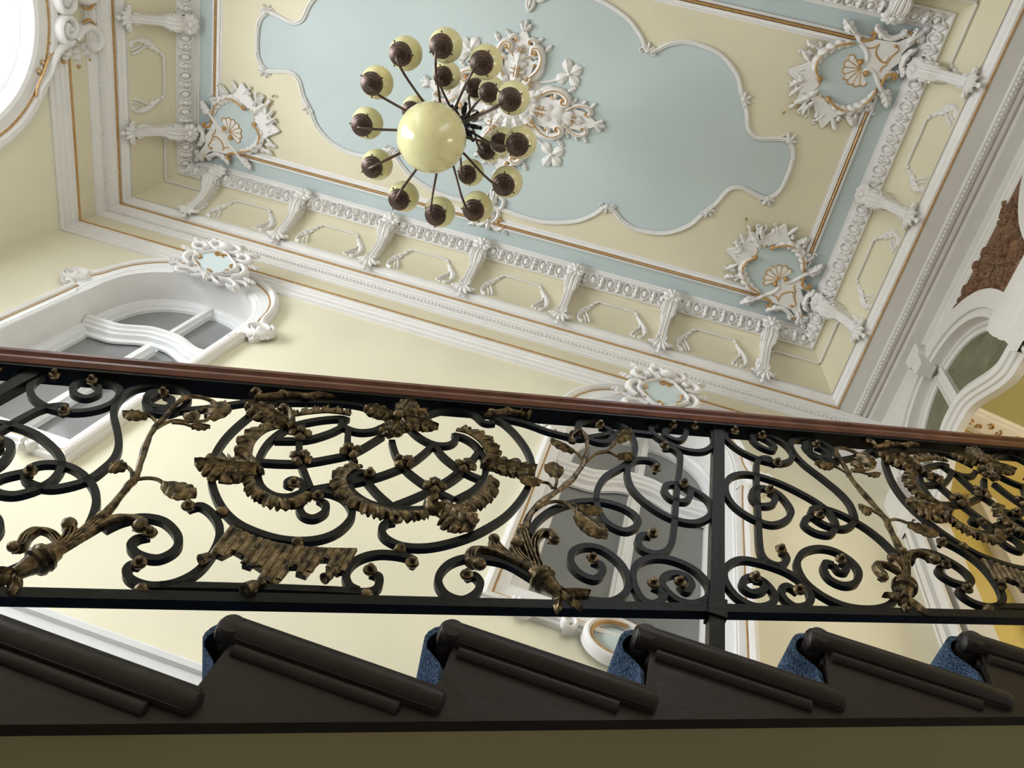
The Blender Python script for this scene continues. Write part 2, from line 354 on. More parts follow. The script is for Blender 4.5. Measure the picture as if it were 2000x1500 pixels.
def side_place(nm, s, d, z): f, c, hl, rz = SIDES[nm]; return f(s, d, z), rz
for nm, s in spots:
    p, rz = side_place(nm, s, .2, 6.42)
    g = empty('console', p); g.rotation_euler = (0, 0, rz); to(g, tr)
    for q in protos: copy(q, parent=g)
for q in protos: bpy.data.objects.remove(q)
# cove panels: bar, side scrolls and inner curls, bent onto the cove
KC = .0054
def fcove(u, a, h): d, z = cove(max(0, min(90, a / KC)), h + .001); return Vector((u, -(d - .2), z - 6.42))
def deg0(p): return [(u, a * KC) for u, a in p]
deg = deg0
def panel(w):
    b = MB(); b.stroke(deg([(-w, 33), (-w + .02, 30)] + [(-w + .02 + (2 * w - .04) * i / 8, 30) for i in range(1, 8)] + [(w - .02, 30), (w, 33)]), .0155, .028, fcove, 5)
    for s in (-1, 1): b.dome((s * w, 34 * KC), .02, .03, fcove, 8, 3)
    lg = MB()
    for s in (-1, 1):
        lg.leaf(sm(deg0([(s * (w + .01), 36), (s * (w + .035), 43), (s * (w + .06), 50), (s * (w + .10), 60), (s * (w + .115), 72), (s * (w + .10), 82)]), 5), .032, .024, fcove, 5, .4, m=4)
        lg.stroke(sm(deg0([(s * (w + .02), 40), (s * (w + .055), 48), (s * (w + .105), 60), (s * (w + .12), 72), (s * (w + .1), 84), (s * (w + .06), 86)]), 5), ctrl(.02, .5), .03, fcove, 5)
        lg.stroke(sm(deg0([(s * (w - .0), 84), (s * (w + .03), 70), (s * (w + .06), 62), (s * (w + .05), 56)]), 4), ctrl(.014), .024, fcove, 4)
        lg.stroke(sm(deg0([(s * (w + .03), 86), (s * (w + .05), 76), (s * (w + .075), 70)]), 4), ctrl(.012), .02, fcove, 4)
    return b, lg
pb, pl = panel(.19); pp = [pb.build('panel_bar', 'white'), pl.build('panel_scrolls', 'white')]
mids = [(nm, CX + (k_ + .5) * .912) for nm in ('back', 'front') for k_ in range(-3, 3)] + [(nm, CY + s * .485) for nm in ('left', 'right') for s in (-1, 1)]
for nm, s in mids:
    p, rz = side_place(nm, s, .2, 6.42); g = empty('cove_panel', p); g.rotation_euler = (0, 0, rz); to(g, tr)
    for q in pp: copy(q, parent=g)
for q in pp: bpy.data.objects.remove(q)
# corner panels turn through the mitre: one arm on each side of a corner
mb = MB(); mb.stroke(deg([(-.12, 33), (-.10, 30), (.0, 30), (.10, 30), (.30, 30)]), .0155, .028, fcove, 5); mb.dome((-.12, 34 * KC), .02, .03, fcove, 8, 3)
mb.stroke(sm(deg0([(-.13, 40), (-.165, 48), (-.21, 60), (-.225, 72), (-.2, 84), (-.16, 86)]), 5), ctrl(.02, .5), .03, fcove, 5)
mb.leaf(sm(deg0([(-.13, 36), (-.15, 43), (-.175, 50), (-.21, 60), (-.225, 72), (-.21, 82)]), 5), .032, .024, fcove, 5, .4, m=4)
mb.stroke(sm(deg0([(-.11, 84), (-.14, 70), (-.17, 62), (-.16, 56)]), 4), ctrl(.014), .024, fcove, 4)
ca = mb.build('corner_panel_arm', 'white')
for nm, end in (('back', 1), ('back', -1), ('front', 1), ('front', -1), ('left', 1), ('left', -1), ('right', 1), ('right', -1)):
    f, c, hl, rz = SIDES[nm]; long = nm in ('back', 'front')
    s = c + end * (hl - .62 if long else hl - .62); p = f(s, .2, 6.42)
    flip = end * (1 if nm == 'back' else -1 if nm == 'front' else -1 if nm == 'right' else 1)
    if nm == 'left': flip = end
    if nm == 'right': flip = -end
    o = copy(ca, loc=p, rot=(0, 0, rz), scale=(flip, 1, 1)); to(o, tr)
bpy.data.objects.remove(ca)
# ------------------------------------------------------------------ ceiling ornaments
def lc(c, pts): return [(gx1 - P.x, P.y - gy0) for P in (onZ(a, H) for a in px(c, pts))]
def corner_parts(fm):
    out = []; d = lambda t: .5
    pl = MB()                                           # thin white grounds behind the scrolls
    for c, pts in (('K', [(680, 395), (750, 372), (835, 325), (842, 430), (860, 470), (800, 520), (735, 560), (752, 470), (715, 430)]), ('K', [(800, 535), (850, 520), (905, 575), (985, 622), (925, 660), (872, 712), (858, 640), (825, 590)]), ('T', [(420, 400), (540, 380), (640, 400), (760, 410), (850, 370), (930, 330), (960, 360), (880, 430), (800, 520), (770, 610), (700, 660), (640, 720), (600, 780), (540, 720), (450, 640), (450, 540)])):
        pl.plate(lc(c, pts), -.024, .02, fm)
    out.append((pl, 'ground_plate', 'white'))
    sc = MB(); go = MB()
    for c, pts, w in (('T', [(250, 200), (320, 300), (370, 350), (400, 420), (450, 490), (462, 570), (430, 612), (395, 600), (400, 575)], .021), ('T', [(655, 1040), (620, 930), (575, 820), (545, 740), (505, 685), (455, 680), (437, 705), (455, 725)], .021),
                      ('T', [(560, 235), (600, 320), (680, 372), (780, 352), (835, 290)], .024), ('T', [(940, 485), (850, 535), (800, 620), (805, 745)], .024), ('T', [(640, 300), (655, 345), (690, 352)], .014), ('T', [(815, 560), (830, 600), (822, 640)], .014),
                      ('T', [(840, 460), (900, 400), (960, 340), (1070, 268)], .022), ('T', [(900, 390), (960, 390), (1015, 360)], .018), ('T', [(860, 400), (870, 350), (880, 310)], .014),
                      ('K', [(690, 600), (740, 560), (790, 540), (850, 500)], .02), ('K', [(690, 400), (740, 450), (770, 520)], .014), ('K', [(870, 705), (850, 640), (820, 560)], .014), ('K', [(835, 330), (780, 360), (685, 392)], .012), ('K', [(980, 622), (920, 660), (872, 705)], .012),
                      ('K', [(830, 230), (850, 270), (880, 285)], .012), ('K', [(1000, 640), (1030, 690), (1028, 640)], .01), ('K', [(690, 480), (720, 470), (730, 500), (700, 510)], .012), ('K', [(775, 650), (795, 630), (790, 600)], .012), ('K', [(690, 450), (710, 470), (735, 465)], .01)):
        sc.stroke(sm(lc(c, pts), 5), taper(w * .95, .45, .6), taper(w * 1.3, .45, .5), fm, 6, .006)
    for c, pts, w in (('T', [(350, 340), (310, 290), (270, 230), (235, 180)], .045), ('T', [(300, 330), (270, 300), (250, 320)], .03), ('T', [(600, 880), (625, 930), (650, 985), (648, 1050)], .045), ('T', [(600, 900), (650, 900), (680, 930)], .03), ('T', [(840, 430), (920, 370), (1000, 310), (1085, 258)], .04), ('T', [(900, 370), (940, 300), (960, 270)], .03), ('T', [(930, 390), (980, 390), (1025, 355)], .03),
                      ('T', [(545, 250), (570, 300), (620, 350), (680, 375)], .035), ('T', [(945, 480), (870, 520), (820, 580), (795, 660)], .035), ('T', [(800, 650), (815, 700), (790, 755)], .035), ('T', [(770, 360), (820, 330), (840, 280)], .035), ('K', [(850, 500), (790, 540), (720, 575)], .035), ('K', [(830, 560), (780, 600), (760, 640)], .025), ('K', [(770, 440), (720, 460), (690, 480)], .03), ('K', [(840, 260), (800, 240), (790, 215)], .025), ('K', [(1010, 640), (1035, 670), (1030, 700)], .025)):
        sc.leaf(sm(lc(c, pts), 4), w * .9, .03, fm, 3, .3, m=6, base=.014)
    for c, pts, w in (('K', [(1050, 238), (960, 250), (885, 288), (838, 345), (836, 400), (858, 438)], .044), ('K', [(1165, 500), (1130, 550), (1075, 592), (1010, 612), (950, 597), (903, 548)], .044)):
        P = sm(lc(c, pts), 5); sc.leaf(P, w, .04, fm, 7, .35, m=6, base=.012); go.stroke(P, .009, .012, fm, 4, .05)
        go.dome(P[-1], .024, .03, fm, 8, 3, .03)
    for c, pts, w in (('T', [(385, 385), (450, 392), (520, 372), (535, 330), (505, 310)], .018), ('T', [(598, 830), (622, 770), (680, 722), (735, 728), (735, 765), (700, 770)], .018), ('T', [(560, 440), (543, 520), (590, 592), (650, 612)], .01), ('T', [(645, 620), (700, 545), (765, 490), (740, 440)], .009), ('T', [(450, 465), (520, 465), (580, 430)], .008), ('T', [(580, 700), (600, 660), (650, 630)], .009)):
        go.stroke(sm(lc(c, pts), 5), w * .7, w, fm, 5, .018)
    for p in lc('T', [(395, 600), (445, 710)]): go.dome(p, .024, .032, fm, 8, 3, .02)
    for p in lc('T', [(510, 320), (720, 745), (735, 450), (920, 410), (880, 320)]): go.dome(p, .014, .026, fm, 8, 2, .016)
    for p, q in zip(lc('K', [(650, 630), (690, 600), (700, 575), (735, 590), (845, 480), (875, 530), (830, 520)]), lc('K', [(668, 618), (706, 590), (716, 570), (722, 575), (852, 460), (862, 545), (850, 530)])):
        go.stroke([p, ((p[0] + q[0]) / 2, (p[1] + q[1]) / 2), q], .009, .014, fm, 4, .01)
    cc_ = lc('K', [(985, 430)])[0]
    for i in range(22):                                 # leafy fringe round the wreath
        a = math.radians(-35 + 250 * i / 21 - 0); r0 = .285 + .012 * (i % 2); L = .05 + .035 * (i % 3)
        b = a + (.5 if i % 2 else -.5)
        P = [(cc_[0] + r0 * math.cos(a) + q * L * math.cos(b), cc_[1] + r0 * math.sin(a) + q * L * math.sin(b)) for q in (0, .35, .7, 1)]
        sc.leaf(P, .022, .022, fm, 2, .25, m=4, base=.004)
        if i % 3 == 1: sc.stroke(spiral((P[-1][0] + .012 * math.cos(b), P[-1][1] + .012 * math.sin(b)), .018, .005, math.degrees(b) + 180, math.degrees(b) + 480, 10), .007, .016, fm, 5, .004)
    out += [(sc, 'scrollwork', 'white'), (go, 'gilding', 'gold')]
    sh = MB(); se = MB(); c0 = lc('T', [(395, 665)])[0]; ax = math.atan2(1, 1)
    for i in range(7):
        a0 = ax + math.radians(-88 + 176 * i / 7); a1 = ax + math.radians(-88 + 176 * (i + 1) / 7); r = .118
        am = (a0 + a1) / 2; A = (c0[0] + r * math.cos(a0), c0[1] + r * math.sin(a0)); B = (c0[0] + r * math.cos(a1), c0[1] + r * math.sin(a1)); T = (c0[0] + r * 1.14 * math.cos(am), c0[1] + r * 1.14 * math.sin(am))
        arc = sm([A, T, B], 4); sh.plate([c0] + arc, .004, .018, fm)
        se.stroke(arc, .005, .008, fm, 4, .016); se.stroke([c0, ((c0[0] + A[0]) / 2, (c0[1] + A[1]) / 2), A], .004, .007, fm, 4, .016)
    out += [(sh, 'shell', 'white'), (se, 'shell_outline', 'gold')]
    return out
bd = MB(); cc = lc('K', [(985, 430)])[0]                # blue roundel under the wreath
for i, (fx, fy) in enumerate(((1, 0), (0, 0), (1, 1), (0, 1))):
    def fm(a, b, h, fx=fx, fy=fy): return FC(gx1 - a if fx else gx0 + a, gy1 - b if fy else gy0 + b, h + .026)
    g = empty('corner_ornament', fm(.1, .1, 0)); to(g, ce)
    rd_ = MB().plate([(cc[0] + .27 * math.cos(2 * PI * k_ / 40), cc[1] + .27 * math.sin(2 * PI * k_ / 40)) for k_ in range(40)], -.026, .014, fm).build('roundel', 'blue', None, smooth=False); rd_.parent = g; rd_.matrix_parent_inverse = Matrix.Translation(fm(.1, .1, 0)).inverted()
    for mb, nm, m in corner_parts(fm):
        o = mb.build(nm, m, None); o.parent = g; o.matrix_parent_inverse = Matrix.Translation(fm(.1, .1, 0)).inverted()
# the central rosette
def fro(u, v, h): return FC(CX + u, CY + v, h)
g = empty('ceiling_rosette', fro(0, 0, 0)); to(g, ce); GI = Matrix.Translation(fro(0, 0, 0)).inverted()
w = MB(); go = MB(); gp = MB()
w.dome((0, 0), .30, .05, fro, 28, 4); w.dome((0, 0), .16, .10, fro, 20, 4); w.dome((0, 0), .07, .15, fro, 14, 3)
for i in range(12):
    a = 2 * PI * i / 12; w.leaf([(r * math.cos(a), r * math.sin(a)) for r in (.10, .15, .2, .26, .3)], .05, .03, fro, 3, .3, m=4, base=.04)
for ang, L, wd in ((0, .82, .30), (180, .82, .30), (90, .63, .27), (270, .63, .27)):
    ca, sa = math.cos(math.radians(ang)), math.sin(math.radians(ang))
    def T(u, v): return (u * ca - v * sa, u * sa + v * ca)
    def TT(pts): return [T(*p) for p in pts]
    w.plate(TT([(.2, -.11), (.36, -.13), (L * .62, -.09), (L * .8, -.075), (L * .97, 0), (L * .8, .075), (L * .62, .09), (.36, .13), (.2, .11)]), .004, .022, fro)
    w.leaf(TT([(.15 + (L - .3) * i / 10, 0) for i in range(11)]), .075, .045, fro, 5, .4, m=8, base=.02)
    for s in (-1, 1):
        c1 = sm([(.22, s * .10), (.30, s * .17), (.40, s * .19), (.475, s * .15), (.47, s * .10), (.43, s * .10), (.43, s * .13)], 5)
        w.stroke(TT(c1), taper(.034, .4, .5), taper(.06, .4, .5), fro, 6, .005); go.stroke(TT(c1), .006, .008, fro, 4, .058)
        c2 = sm([(L * .6, s * .05), (L * .68, s * .105), (L * .78, s * .12), (L * .85, s * .085), (L * .82, s * .05), (L * .79, s * .065)], 5)
        w.stroke(TT(c2), taper(.022, .4, .5), taper(.045, .4, .5), fro, 6, .005); go.stroke(TT(c2), .004, .006, fro, 4, .044)
        c3 = sm([(.10, s * .2), (.18, s * .26), (.20, s * .34), (.15, s * .37), (.12, s * .34)], 5)
        w.stroke(TT(c3), taper(.024, .4, .5), .045, fro, 6); go.dome(T(.135, s * .345), .02, .03, fro, 8, 2, .02)
        go.dome(T(.44, s * .125), .024, .03, fro, 8, 2, .03); go.dome(T(L * .8, s * .062), .016, .02, fro, 8, 2, .03)
        for k_ in range(3): w.leaf(TT([(L * (.62 + .1 * k_) + q * .05, s * (.1 + q * .07)) for q in (0, .3, .6, 1)]), .02, .02, fro, 2, .3, m=4, base=.005)
        w.leaf(TT([(.46 + q * .07, s * (.2 + q * .05)) for q in (0, .3, .6, 1)]), .025, .02, fro, 3, .4, m=4, base=.005)
    for i in range(5):                                  # little shell near the tip
        a = math.radians(-60 + 30 * i); go.stroke(TT([(L * .66 + r * math.cos(a), r * math.sin(a)) for r in (.01, .03, .055)]), .004, .01, fro, 4, .05)
    for i in (-1, 0, 1): w.leaf(TT([(L * .92 + q * .1 * (1 if i == 0 else .7), i * q * .05) for q in (0, .3, .6, 1)]), .022, .024, fro, 2, .2, m=4, base=.01)
    for u, v in ((.27, .0), (.2, .12)):                 # gilded trellis
        for k_ in (-1, 1):
            go.stroke(TT([(u - .05, v + k_ * .018), (u, v + k_ * .018), (u + .05, v + k_ * .018)]), .005, .01, fro, 4, .062); go.stroke(TT([(u + k_ * .018, v - .05), (u + k_ * .018, v), (u + k_ * .018, v + .05)]), .005, .01, fro, 4, .062)
for sx in (-1, 1):                                      # three-leaved flowers on the diagonals
    for sy in (-1, 1):
        c = (sx * .44, sy * .34)
        w.stroke(sm([(sx * .2, sy * .22), (sx * .32, sy * .26), c], 5), .012, .02, fro, 5)
        for a in (0, 75, -75, 180):
            a0 = math.atan2(sy * .8, sx) + math.radians(a); w.leaf([(c[0] + r * math.cos(a0), c[1] + r * math.sin(a0)) for r in (.01, .04, .075, .105, .125)], .045, .025, fro, 1, 0, m=6, base=.004)
        gp.dome(c, .02, .03, fro, 8, 2, .01)
for mb, nm, m in ((w, 'rosette_relief', 'white'), (go, 'rosette_gilding', 'gold'), (gp, 'flower_boss', 'white')):
    o = mb.build(nm, m, None); o.parent = g; o.matrix_parent_inverse = GI
# ornaments on the middle of the long frame sides and at the cusps of the cartouche
for sy, gy in ((1, gy1), (-1, gy0)):
    def fm(u, v, h): return FC(CX + u, gy - sy * v, h)
    g = empty('frame_crest', fm(0, 0, 0)); to(g, ce); w = MB(); go = MB()
    for s in (-1, 1):
        for pts, wd in (([(.02, .0), (.07, .06), (.07, .13), (.03, .16)], .022), ([(.03, .12), (.09, .16), (.10, .23), (.05, .25)], .018), ([(.03, -.01), (.09, -.05), (.14, -.02)], .02), ([(.01, .2), (.03, .28), (.0, .34)], .016)):
            w.stroke(sm([(s * a, b) for a, b in pts], 5), taper(wd, .4, .5), wd * 1.6, fm, 6, .008)
        go.stroke(sm([(s * .16, 0), (s * .11, .0), (s * .085, .03), (s * .1, .055), (s * .125, .045)], 5), .012, .03, fm, 5, .02)
        w.leaf([(s * (.1 + .1 * q), -.02 - .06 * q) for q in (0, .3, .6, 1)], .025, .02, fm, 3, .4, m=4, base=.005)
    w.leaf([(0, -.08 + .05 * i) for i in range(9)], .05, .04, fm, 5, .4, m=6, base=.008); go.dome((0, .05), .02, .03, fm, 8, 2, .04)
    for mb, nm, m in ((w, 'crest_leaf', 'white'), (go, 'crest_gilding', 'gold')): o = mb.build(nm, m, None); o.parent = g; o.matrix_parent_inverse = Matrix.Translation(fm(0, 0, 0)).inverted()
cusps = [(half[6], 90), (half[13], 40), (half[18], 60)]
for (cx_, cy_), a in cusps:
    for sx in (-1, 1):
        for sy in (-1, 1):
            w = MB(); a0 = math.radians(a)
            def fm(u, v, h): return FC(CX + sx * (cx_ + u), CY + sy * (cy_ + v), h)
            for s in (-1, 0, 1): w.leaf([(r * math.cos(a0 + s * .9), r * math.sin(a0 + s * .9)) for r in (-.02, .015, .045, .07, .075)], .018, .022, fm, 2, .2, m=4, base=.01)
            for s in (-1, 1): w.stroke(spiral((.05 * math.cos(a0 + s * 1.6), .05 * math.sin(a0 + s * 1.6)), .022, .006, 0, s * 400, 14), .007, .02, fm, 5, .008)
            w.build('cusp_leaf', 'white', ce)
# ------------------------------------------------------------------ back wall windows
def window(name, cx, label):
    def fm(u, v, h=0): return FB(cx + u, v, h)
    root = empty(name, fm(0, WIN_B, 0)); tag(root, label, kind='structure')
    def part(mb, nm, m, parent=root, **k):
        o = mb.build(nm, m, None, **k); o.parent = parent
        if parent is root: o.matrix_parent_inverse = Matrix.Translation(fm(0, WIN_B, 0)).inverted()
        return o
    op = [(u - cx, v) for u, v in opening(cx)]
    DEP = -.25
    part(MB().grid([[fm(*p, .02) for p in op], [fm(*p, DEP) for p in op]], cv=True), 'reveal', 'white', ang=60)
    # architrave: flat, gold line, outer moulding; with ears at the springing
    def side(a0, a1, a2, b0): return [(a0, WIN_B - b0), (a0, 4.70), (a1, 4.80), (a2, 4.90), (a2, 5.02), (a1, 5.09)]
    g = [(.668, 3.05), (.668, 4.68), (.69, 4.79), (.735, 4.86), (.735, 4.96), (.70, 5.06)]
    arch_g = [(u, v) for u, v in superarch(.685, .735, 5.02, 30) if v > 5.09]
    o_ = [(.735, 2.98), (.735, 4.70), (.79, 4.77), (.84, 4.86), (.835, 4.98), (.765, 5.10)]
    arch_o = [(u, v) for u, v in superarch(.755, .82, 5.02, 30) if v > 5.13]
    def loopof(s, arch): L = sm(s, 4); return L + arch + [(-u, v) for u, v in L[::-1]]
    LG, LO = loopof(g, arch_g), loopof(o_, arch_o)
    N = 140; li = resample(op, N); lg = resample(LG, N); lo = resample(LO, N)
    def mix(a, b, t): return [(p[0] + (q[0] - p[0]) * t, p[1] + (q[1] - p[1]) * t) for p, q in zip(a, b)]
    def loft(lines): return MB().grid([[fm(*p, h) for p in L] for L, h in lines], cv=True)
    lgo, lgi = mix(lg, lo, .12), mix(lg, li, .05)
    part(loft([(li, .02), (mix(li, lg, .15), .03), (mix(li, lg, .3), .03), (mix(li, lg, .35), .036), (lgi, .04)]), 'architrave_inner', 'wood_white', ang=25)
    part(loft([(lgi, .04), (mix(lg, lgi, .5), .046), (lg, .046), (lgo, .04)]), 'gilded_line', 'gold')
    part(loft([(lgo, .04), (mix(lg, lo, .2), .056), (mix(lg, lo, .5), .07), (mix(lg, lo, .75), .062), (mix(lg, lo, .8), .045), (lo, .04), (lo, 0)]), 'architrave_outer', 'white', ang=25)
    # ears
    for s in (-1, 1):
        e = MB(); e.dome((s * .79, 4.93), .125, .03, fm, 24, 3, .03, .85); e.stroke(spiral((s * .79, 4.93), .11, .055, 60, 60 - s * 640, 48, .85), .013, .045, fm, 6, .04)
        e.dome((s * .79, 4.93), .032, .05, fm, 14, 4, .04)
        for a, L in ((-80, .14), (20, .13), (70, .13), (120, .12), (-30, .12)):
            r = math.radians(a); e.leaf([(s * (.79 + q * L * math.cos(r)), 4.93 + q * L * math.sin(r)) for q in (.35, .55, .75, 1.0)], .035, .03, fm, 3, .4, m=4, base=.03)
        e.leaf([(s * (.74 - q * .05), 4.83 - q * .12) for q in (0, .3, .6, 1)], .03, .03, fm, 3, .3, m=4, base=.03)
        part(e, 'ear_scroll', 'white')
    # crest cartouche leaning forward
    def fc(u, v, h): w_ = v - 5.47; return fm(u * .96 + .015, 5.45 + w_ * .41 - h * .55, .055 + w_ * .26 + h * .83)
    cr = root; c = MB()
    sh = [(.175 * math.cos(t) * (1 + .10 * math.cos(4 * t)), 5.82 + .225 * math.sin(t) * (1 + .06 * math.cos(4 * t))) for t in [2 * PI * i / 40 for i in range(40)]]
    c.plate([(u * 1.5, 5.84 + (v - 5.82) * 1.5) for u, v in sh], -.05, .012, fc)
    k = part(c, 'cartouche', 'white')
    part(MB().plate(sh, .0, .05, fc), 'shield', 'blue', k, smooth=False)
    rim = MB(); rim.grid([[fc(u * a, 5.82 + (v - 5.82) * a, h) for u, v in sh] for a, h in ((.97, .045), (1.0, .07), (1.07, .078), (1.13, .055), (1.17, .02))], cv=True)
    for s in (-1, 1):
        for pts, wd in (([(.20, 5.66), (.27, 5.74), (.28, 5.85), (.23, 5.92), (.18, 5.88), (.2, 5.84)], .034), ([(.16, 6.0), (.24, 6.0), (.27, 6.08), (.21, 6.14), (.15, 6.10), (.18, 6.06)], .034), ([(.05, 6.1), (.12, 6.14), (.14, 6.22), (.08, 6.27), (.04, 6.22)], .03), ([(.1, 5.56), (.2, 5.58), (.28, 5.52), (.25, 5.45), (.2, 5.48)], .03), ([(.24, 5.6), (.33, 5.62), (.37, 5.56)], .022), ([(.02, 5.58), (.08, 5.50), (.14, 5.46)], .026)):
            rim.stroke(sm([(s * a, b) for a, b in pts], 5), taper(wd, .4, .55), wd * 1.5, fc, 6, .02)
        for p, a, L in (((.27, 5.95), 20, .12), ((.24, 6.14), 50, .12), ((.3, 5.7), -10, .12), ((.22, 5.5), -50, .12), ((.1, 6.22), 70, .13)):
            r = math.radians(a); rim.leaf([(s * (p[0] + q * L * math.cos(r)), p[1] + q * L * math.sin(r)) for q in (0, .3, .6, .85, 1)], .04, .035, fc, 3, .4, m=4, base=.015)
    rim.dome((0, 6.2), .07, .08, fc, 14, 3, .02); rim.leaf([(0, 5.62 - .03 * i) for i in range(7)], .05, .04, fc, 3, .4, m=6, base=.03)
    part(rim, 'cartouche_scrolls', 'white', k)
    go = MB()
    for pts in ([(-.05, 5.99), (-.02, 6.03), (.02, 6.01), (.06, 6.03)], [(-.03, 5.96), (.0, 6.0), (.04, 5.97)], [(-.15, 5.74), (-.12, 5.69), (-.14, 5.65)], [(.02, 5.61), (.0, 5.65), (-.03, 5.64)], [(.15, 5.76), (.12, 5.70), (.13, 5.66)], [(-.16, 5.88), (-.14, 5.84), (-.16, 5.8)], [(.16, 5.88), (.14, 5.84), (.16, 5.8)]):
        go.stroke(sm(pts, 4), .011, .018, fc, 4, .05)
    part(go, 'cartouche_gilding', 'gold', k)
    # bottom apron: scrolls and a small blue shield
    ap = MB()
    for s in (-1, 1):
        for u in (.26, .5):
            ap.stroke(spiral((s * u, 3.0), .05, .014, 250, 250 - s * 400, 20), .018, .05, fm, 6, .03)
            ap.leaf([(s * (u - .03 + q * .1), 3.03 + q * .02) for q in (0, .3, .6, 1)], .025, .03, fm, 3, .3, m=4, base=.04)
    ap.stroke(spiral((0, 2.98), .16, .16, 60, 300, 30, .8), .025, .06, fm, 6, .03); ap.stroke(sm([(.08, 3.1), (.15, 3.06), (.17, 2.98), (.1, 2.9)], 5), .02, .05, fm, 6, .03)
    part(ap, 'apron_scrolls', 'white')
    part(MB().dome((0, 2.98), .135, .04, fm, 20, 3, .03, .8), 'apron_shield', 'blue')
    ag = MB(); ag.stroke(spiral((0, 2.98), .137, .137, 75, 285, 30, .8), .009, .02, fm, 5, .065)
    for s in (-1, 1): ag.stroke(sm([(s * .05, 3.11), (s * .1, 3.13), (s * .13, 3.10)], 4), .01, .02, fm, 5, .05)
    part(ag, 'apron_gilding', 'gold')
    # joinery: box frame, S-shaped transom, mullions, panes
    ins = lambda k_: [(u * (1 - k_ / .605), v + (k_ if v < WIN_B + .01 else 0) - (k_ * max(0, (v - WIN_S)) / .615)) for u, v in op]
    part(MB().grid([[fm(*p, DEP + .02) for p in op], [fm(*p, DEP + .02) for p in ins(.035)], [fm(*p, DEP) for p in ins(.045)], [fm(*p, DEP) for p in ins(.06)], [fm(*p, DEP - .03) for p in ins(.07)], [fm(*p, DEP - .03) for p in ins(.09)], [fm(*p, DEP - .06) for p in ins(.095)]], cv=True), 'window_frame', 'wood_white', ang=20)
    def tz(u): x = min(1, max(0, (abs(u) - .06) / .30)); return .11 * (1 - (3 * x * x - 2 * x ** 3))
    us = [-.6 + 1.2 * i / 40 for i in range(41)]
    prof = [(4.66, -.04), (4.66, -.02), (4.705, -.015), (4.71, .02), (4.735, .025), (4.74, .045), (4.765, .05), (4.772, .07), (4.80, .072), (4.806, .055), (4.83, .05), (4.836, .03), (4.865, .025), (4.865, -.02)]
    part(MB().grid([[fm(u, z + tz(u), DEP + h) for u in us] for z, h in prof]), 'transom', 'wood_white', ang=20)
    for z0, z1, w0 in ((4.93, 5.56, .036), (WIN_B + .05, 4.72, .048)):
        part(MB().grid([[fm(u, z0, DEP + h), fm(u, z1, DEP + h)] for u, h in ((-w0, -.05), (-w0, -.01), (-w0 * .6, .0), (-w0 * .5, .025), (w0 * .5, .025), (w0 * .6, 0), (w0, -.01), (w0, -.05))]), 'mullion', 'wood_white', ang=20)
    for s in (-1, 1):
        arch = [(u * .86, WIN_S + (v - WIN_S) * .86) for u, v in superarch(.605, .615, WIN_S, 24) if u * s > .02]
        if s < 0: arch = arch[::-1]
        lo_ = [(s * (.50 - .48 * i / 10), 4.80 + tz(.50 - .48 * i / 10) - .02) for i in range(11)]
        top = arch[::-1] if False else arch
        poly = lo_[::-1] + top[::1] if False else [(s * .02, 5.46)] + [p for p in sorted(top, key=lambda p: abs(p[0]))] + lo_
        part(MB().plate(poly, DEP - .07, DEP - .055, fm), 'pane', 'pane', smooth=False)
        up = [(s * (.02 + .49 * i / 10), 4.74 + tz(.02 + .49 * i / 10)) for i in range(11)]
        part(MB().plate([(s * .02, WIN_B + .08)] + up + [(s * .51, WIN_B + .08)], DEP - .07, DEP - .055, fm), 'pane', 'pane', smooth=False)
    return root
window('window_1', WX[0], 'arched white window with blue crest cartouche, nearer the left wall')
window('window_2', WX[1], 'arched white window with blue crest cartouche, seen mostly through the iron balustrade')
# a long white dado ledge on the back wall beside the flight
mb = MB(); mb.grid([[FB(-4.9, z, h), FB(-.75, z, h)] for z, h in ((1.93, 0), (1.93, .03), (1.97, .035), (1.98, .05), (2.02, .055), (2.03, .075), (2.055, .08), (2.065, .05), (2.09, .04), (2.09, 0))])
tag(mb.build('trim_2', 'wood_white', ang=20), 'white moulded dado ledge on the back wall beside the flight', kind='structure')
# ------------------------------------------------------------------ left arch
la = empty('window_3', (X0, 1.11, LB)); tag(la, 'tall arched landing window with white reveal and scrolled keystone', kind='structure')
def lpart(mb, nm, m, parent=la, **k): o = mb.build(nm, m, None, **k); o.parent = parent; o.matrix_parent_inverse = Matrix.Translation((X0, 1.11, LB)).inverted(); return o
lpart(MB().grid([[FL(*p, h) for p in larch(r)] for r, h in ((LA, .02), (LA, -.1), (LA - .03, -.11), (LA - .03, -.42), (LA - .06, -.43), (LA - .06, -.8))]), 'reveal', 'wood_white', ang=40)
def lloop(r0, bump=0): return larch(r0)
lpart(MB().grid([[FL(*p, h) for p in larch(r)] for r, h in ((LA, .02), (LA + .03, .035), (LA + .035, .03), (LA + .10, .035), (LA + .105, .045))]), 'architrave_inner', 'white', ang=25)
lpart(MB().grid([[FL(*p, h) for p in larch(r)] for r, h in ((LA + .105, .045), (LA + .115, .05), (LA + .13, .045))]), 'gilded_line', 'gold')
lpart(MB().grid([[FL(*p, h) for p in larch(r)] for r, h in ((LA + .13, .045), (LA + .145, .07), (LA + .18, .075), (LA + .19, .05), (LA + .225, .04), (LA + .23, 0))]), 'architrave_outer', 'white', ang=25)
ks = MB(); kg = MB()
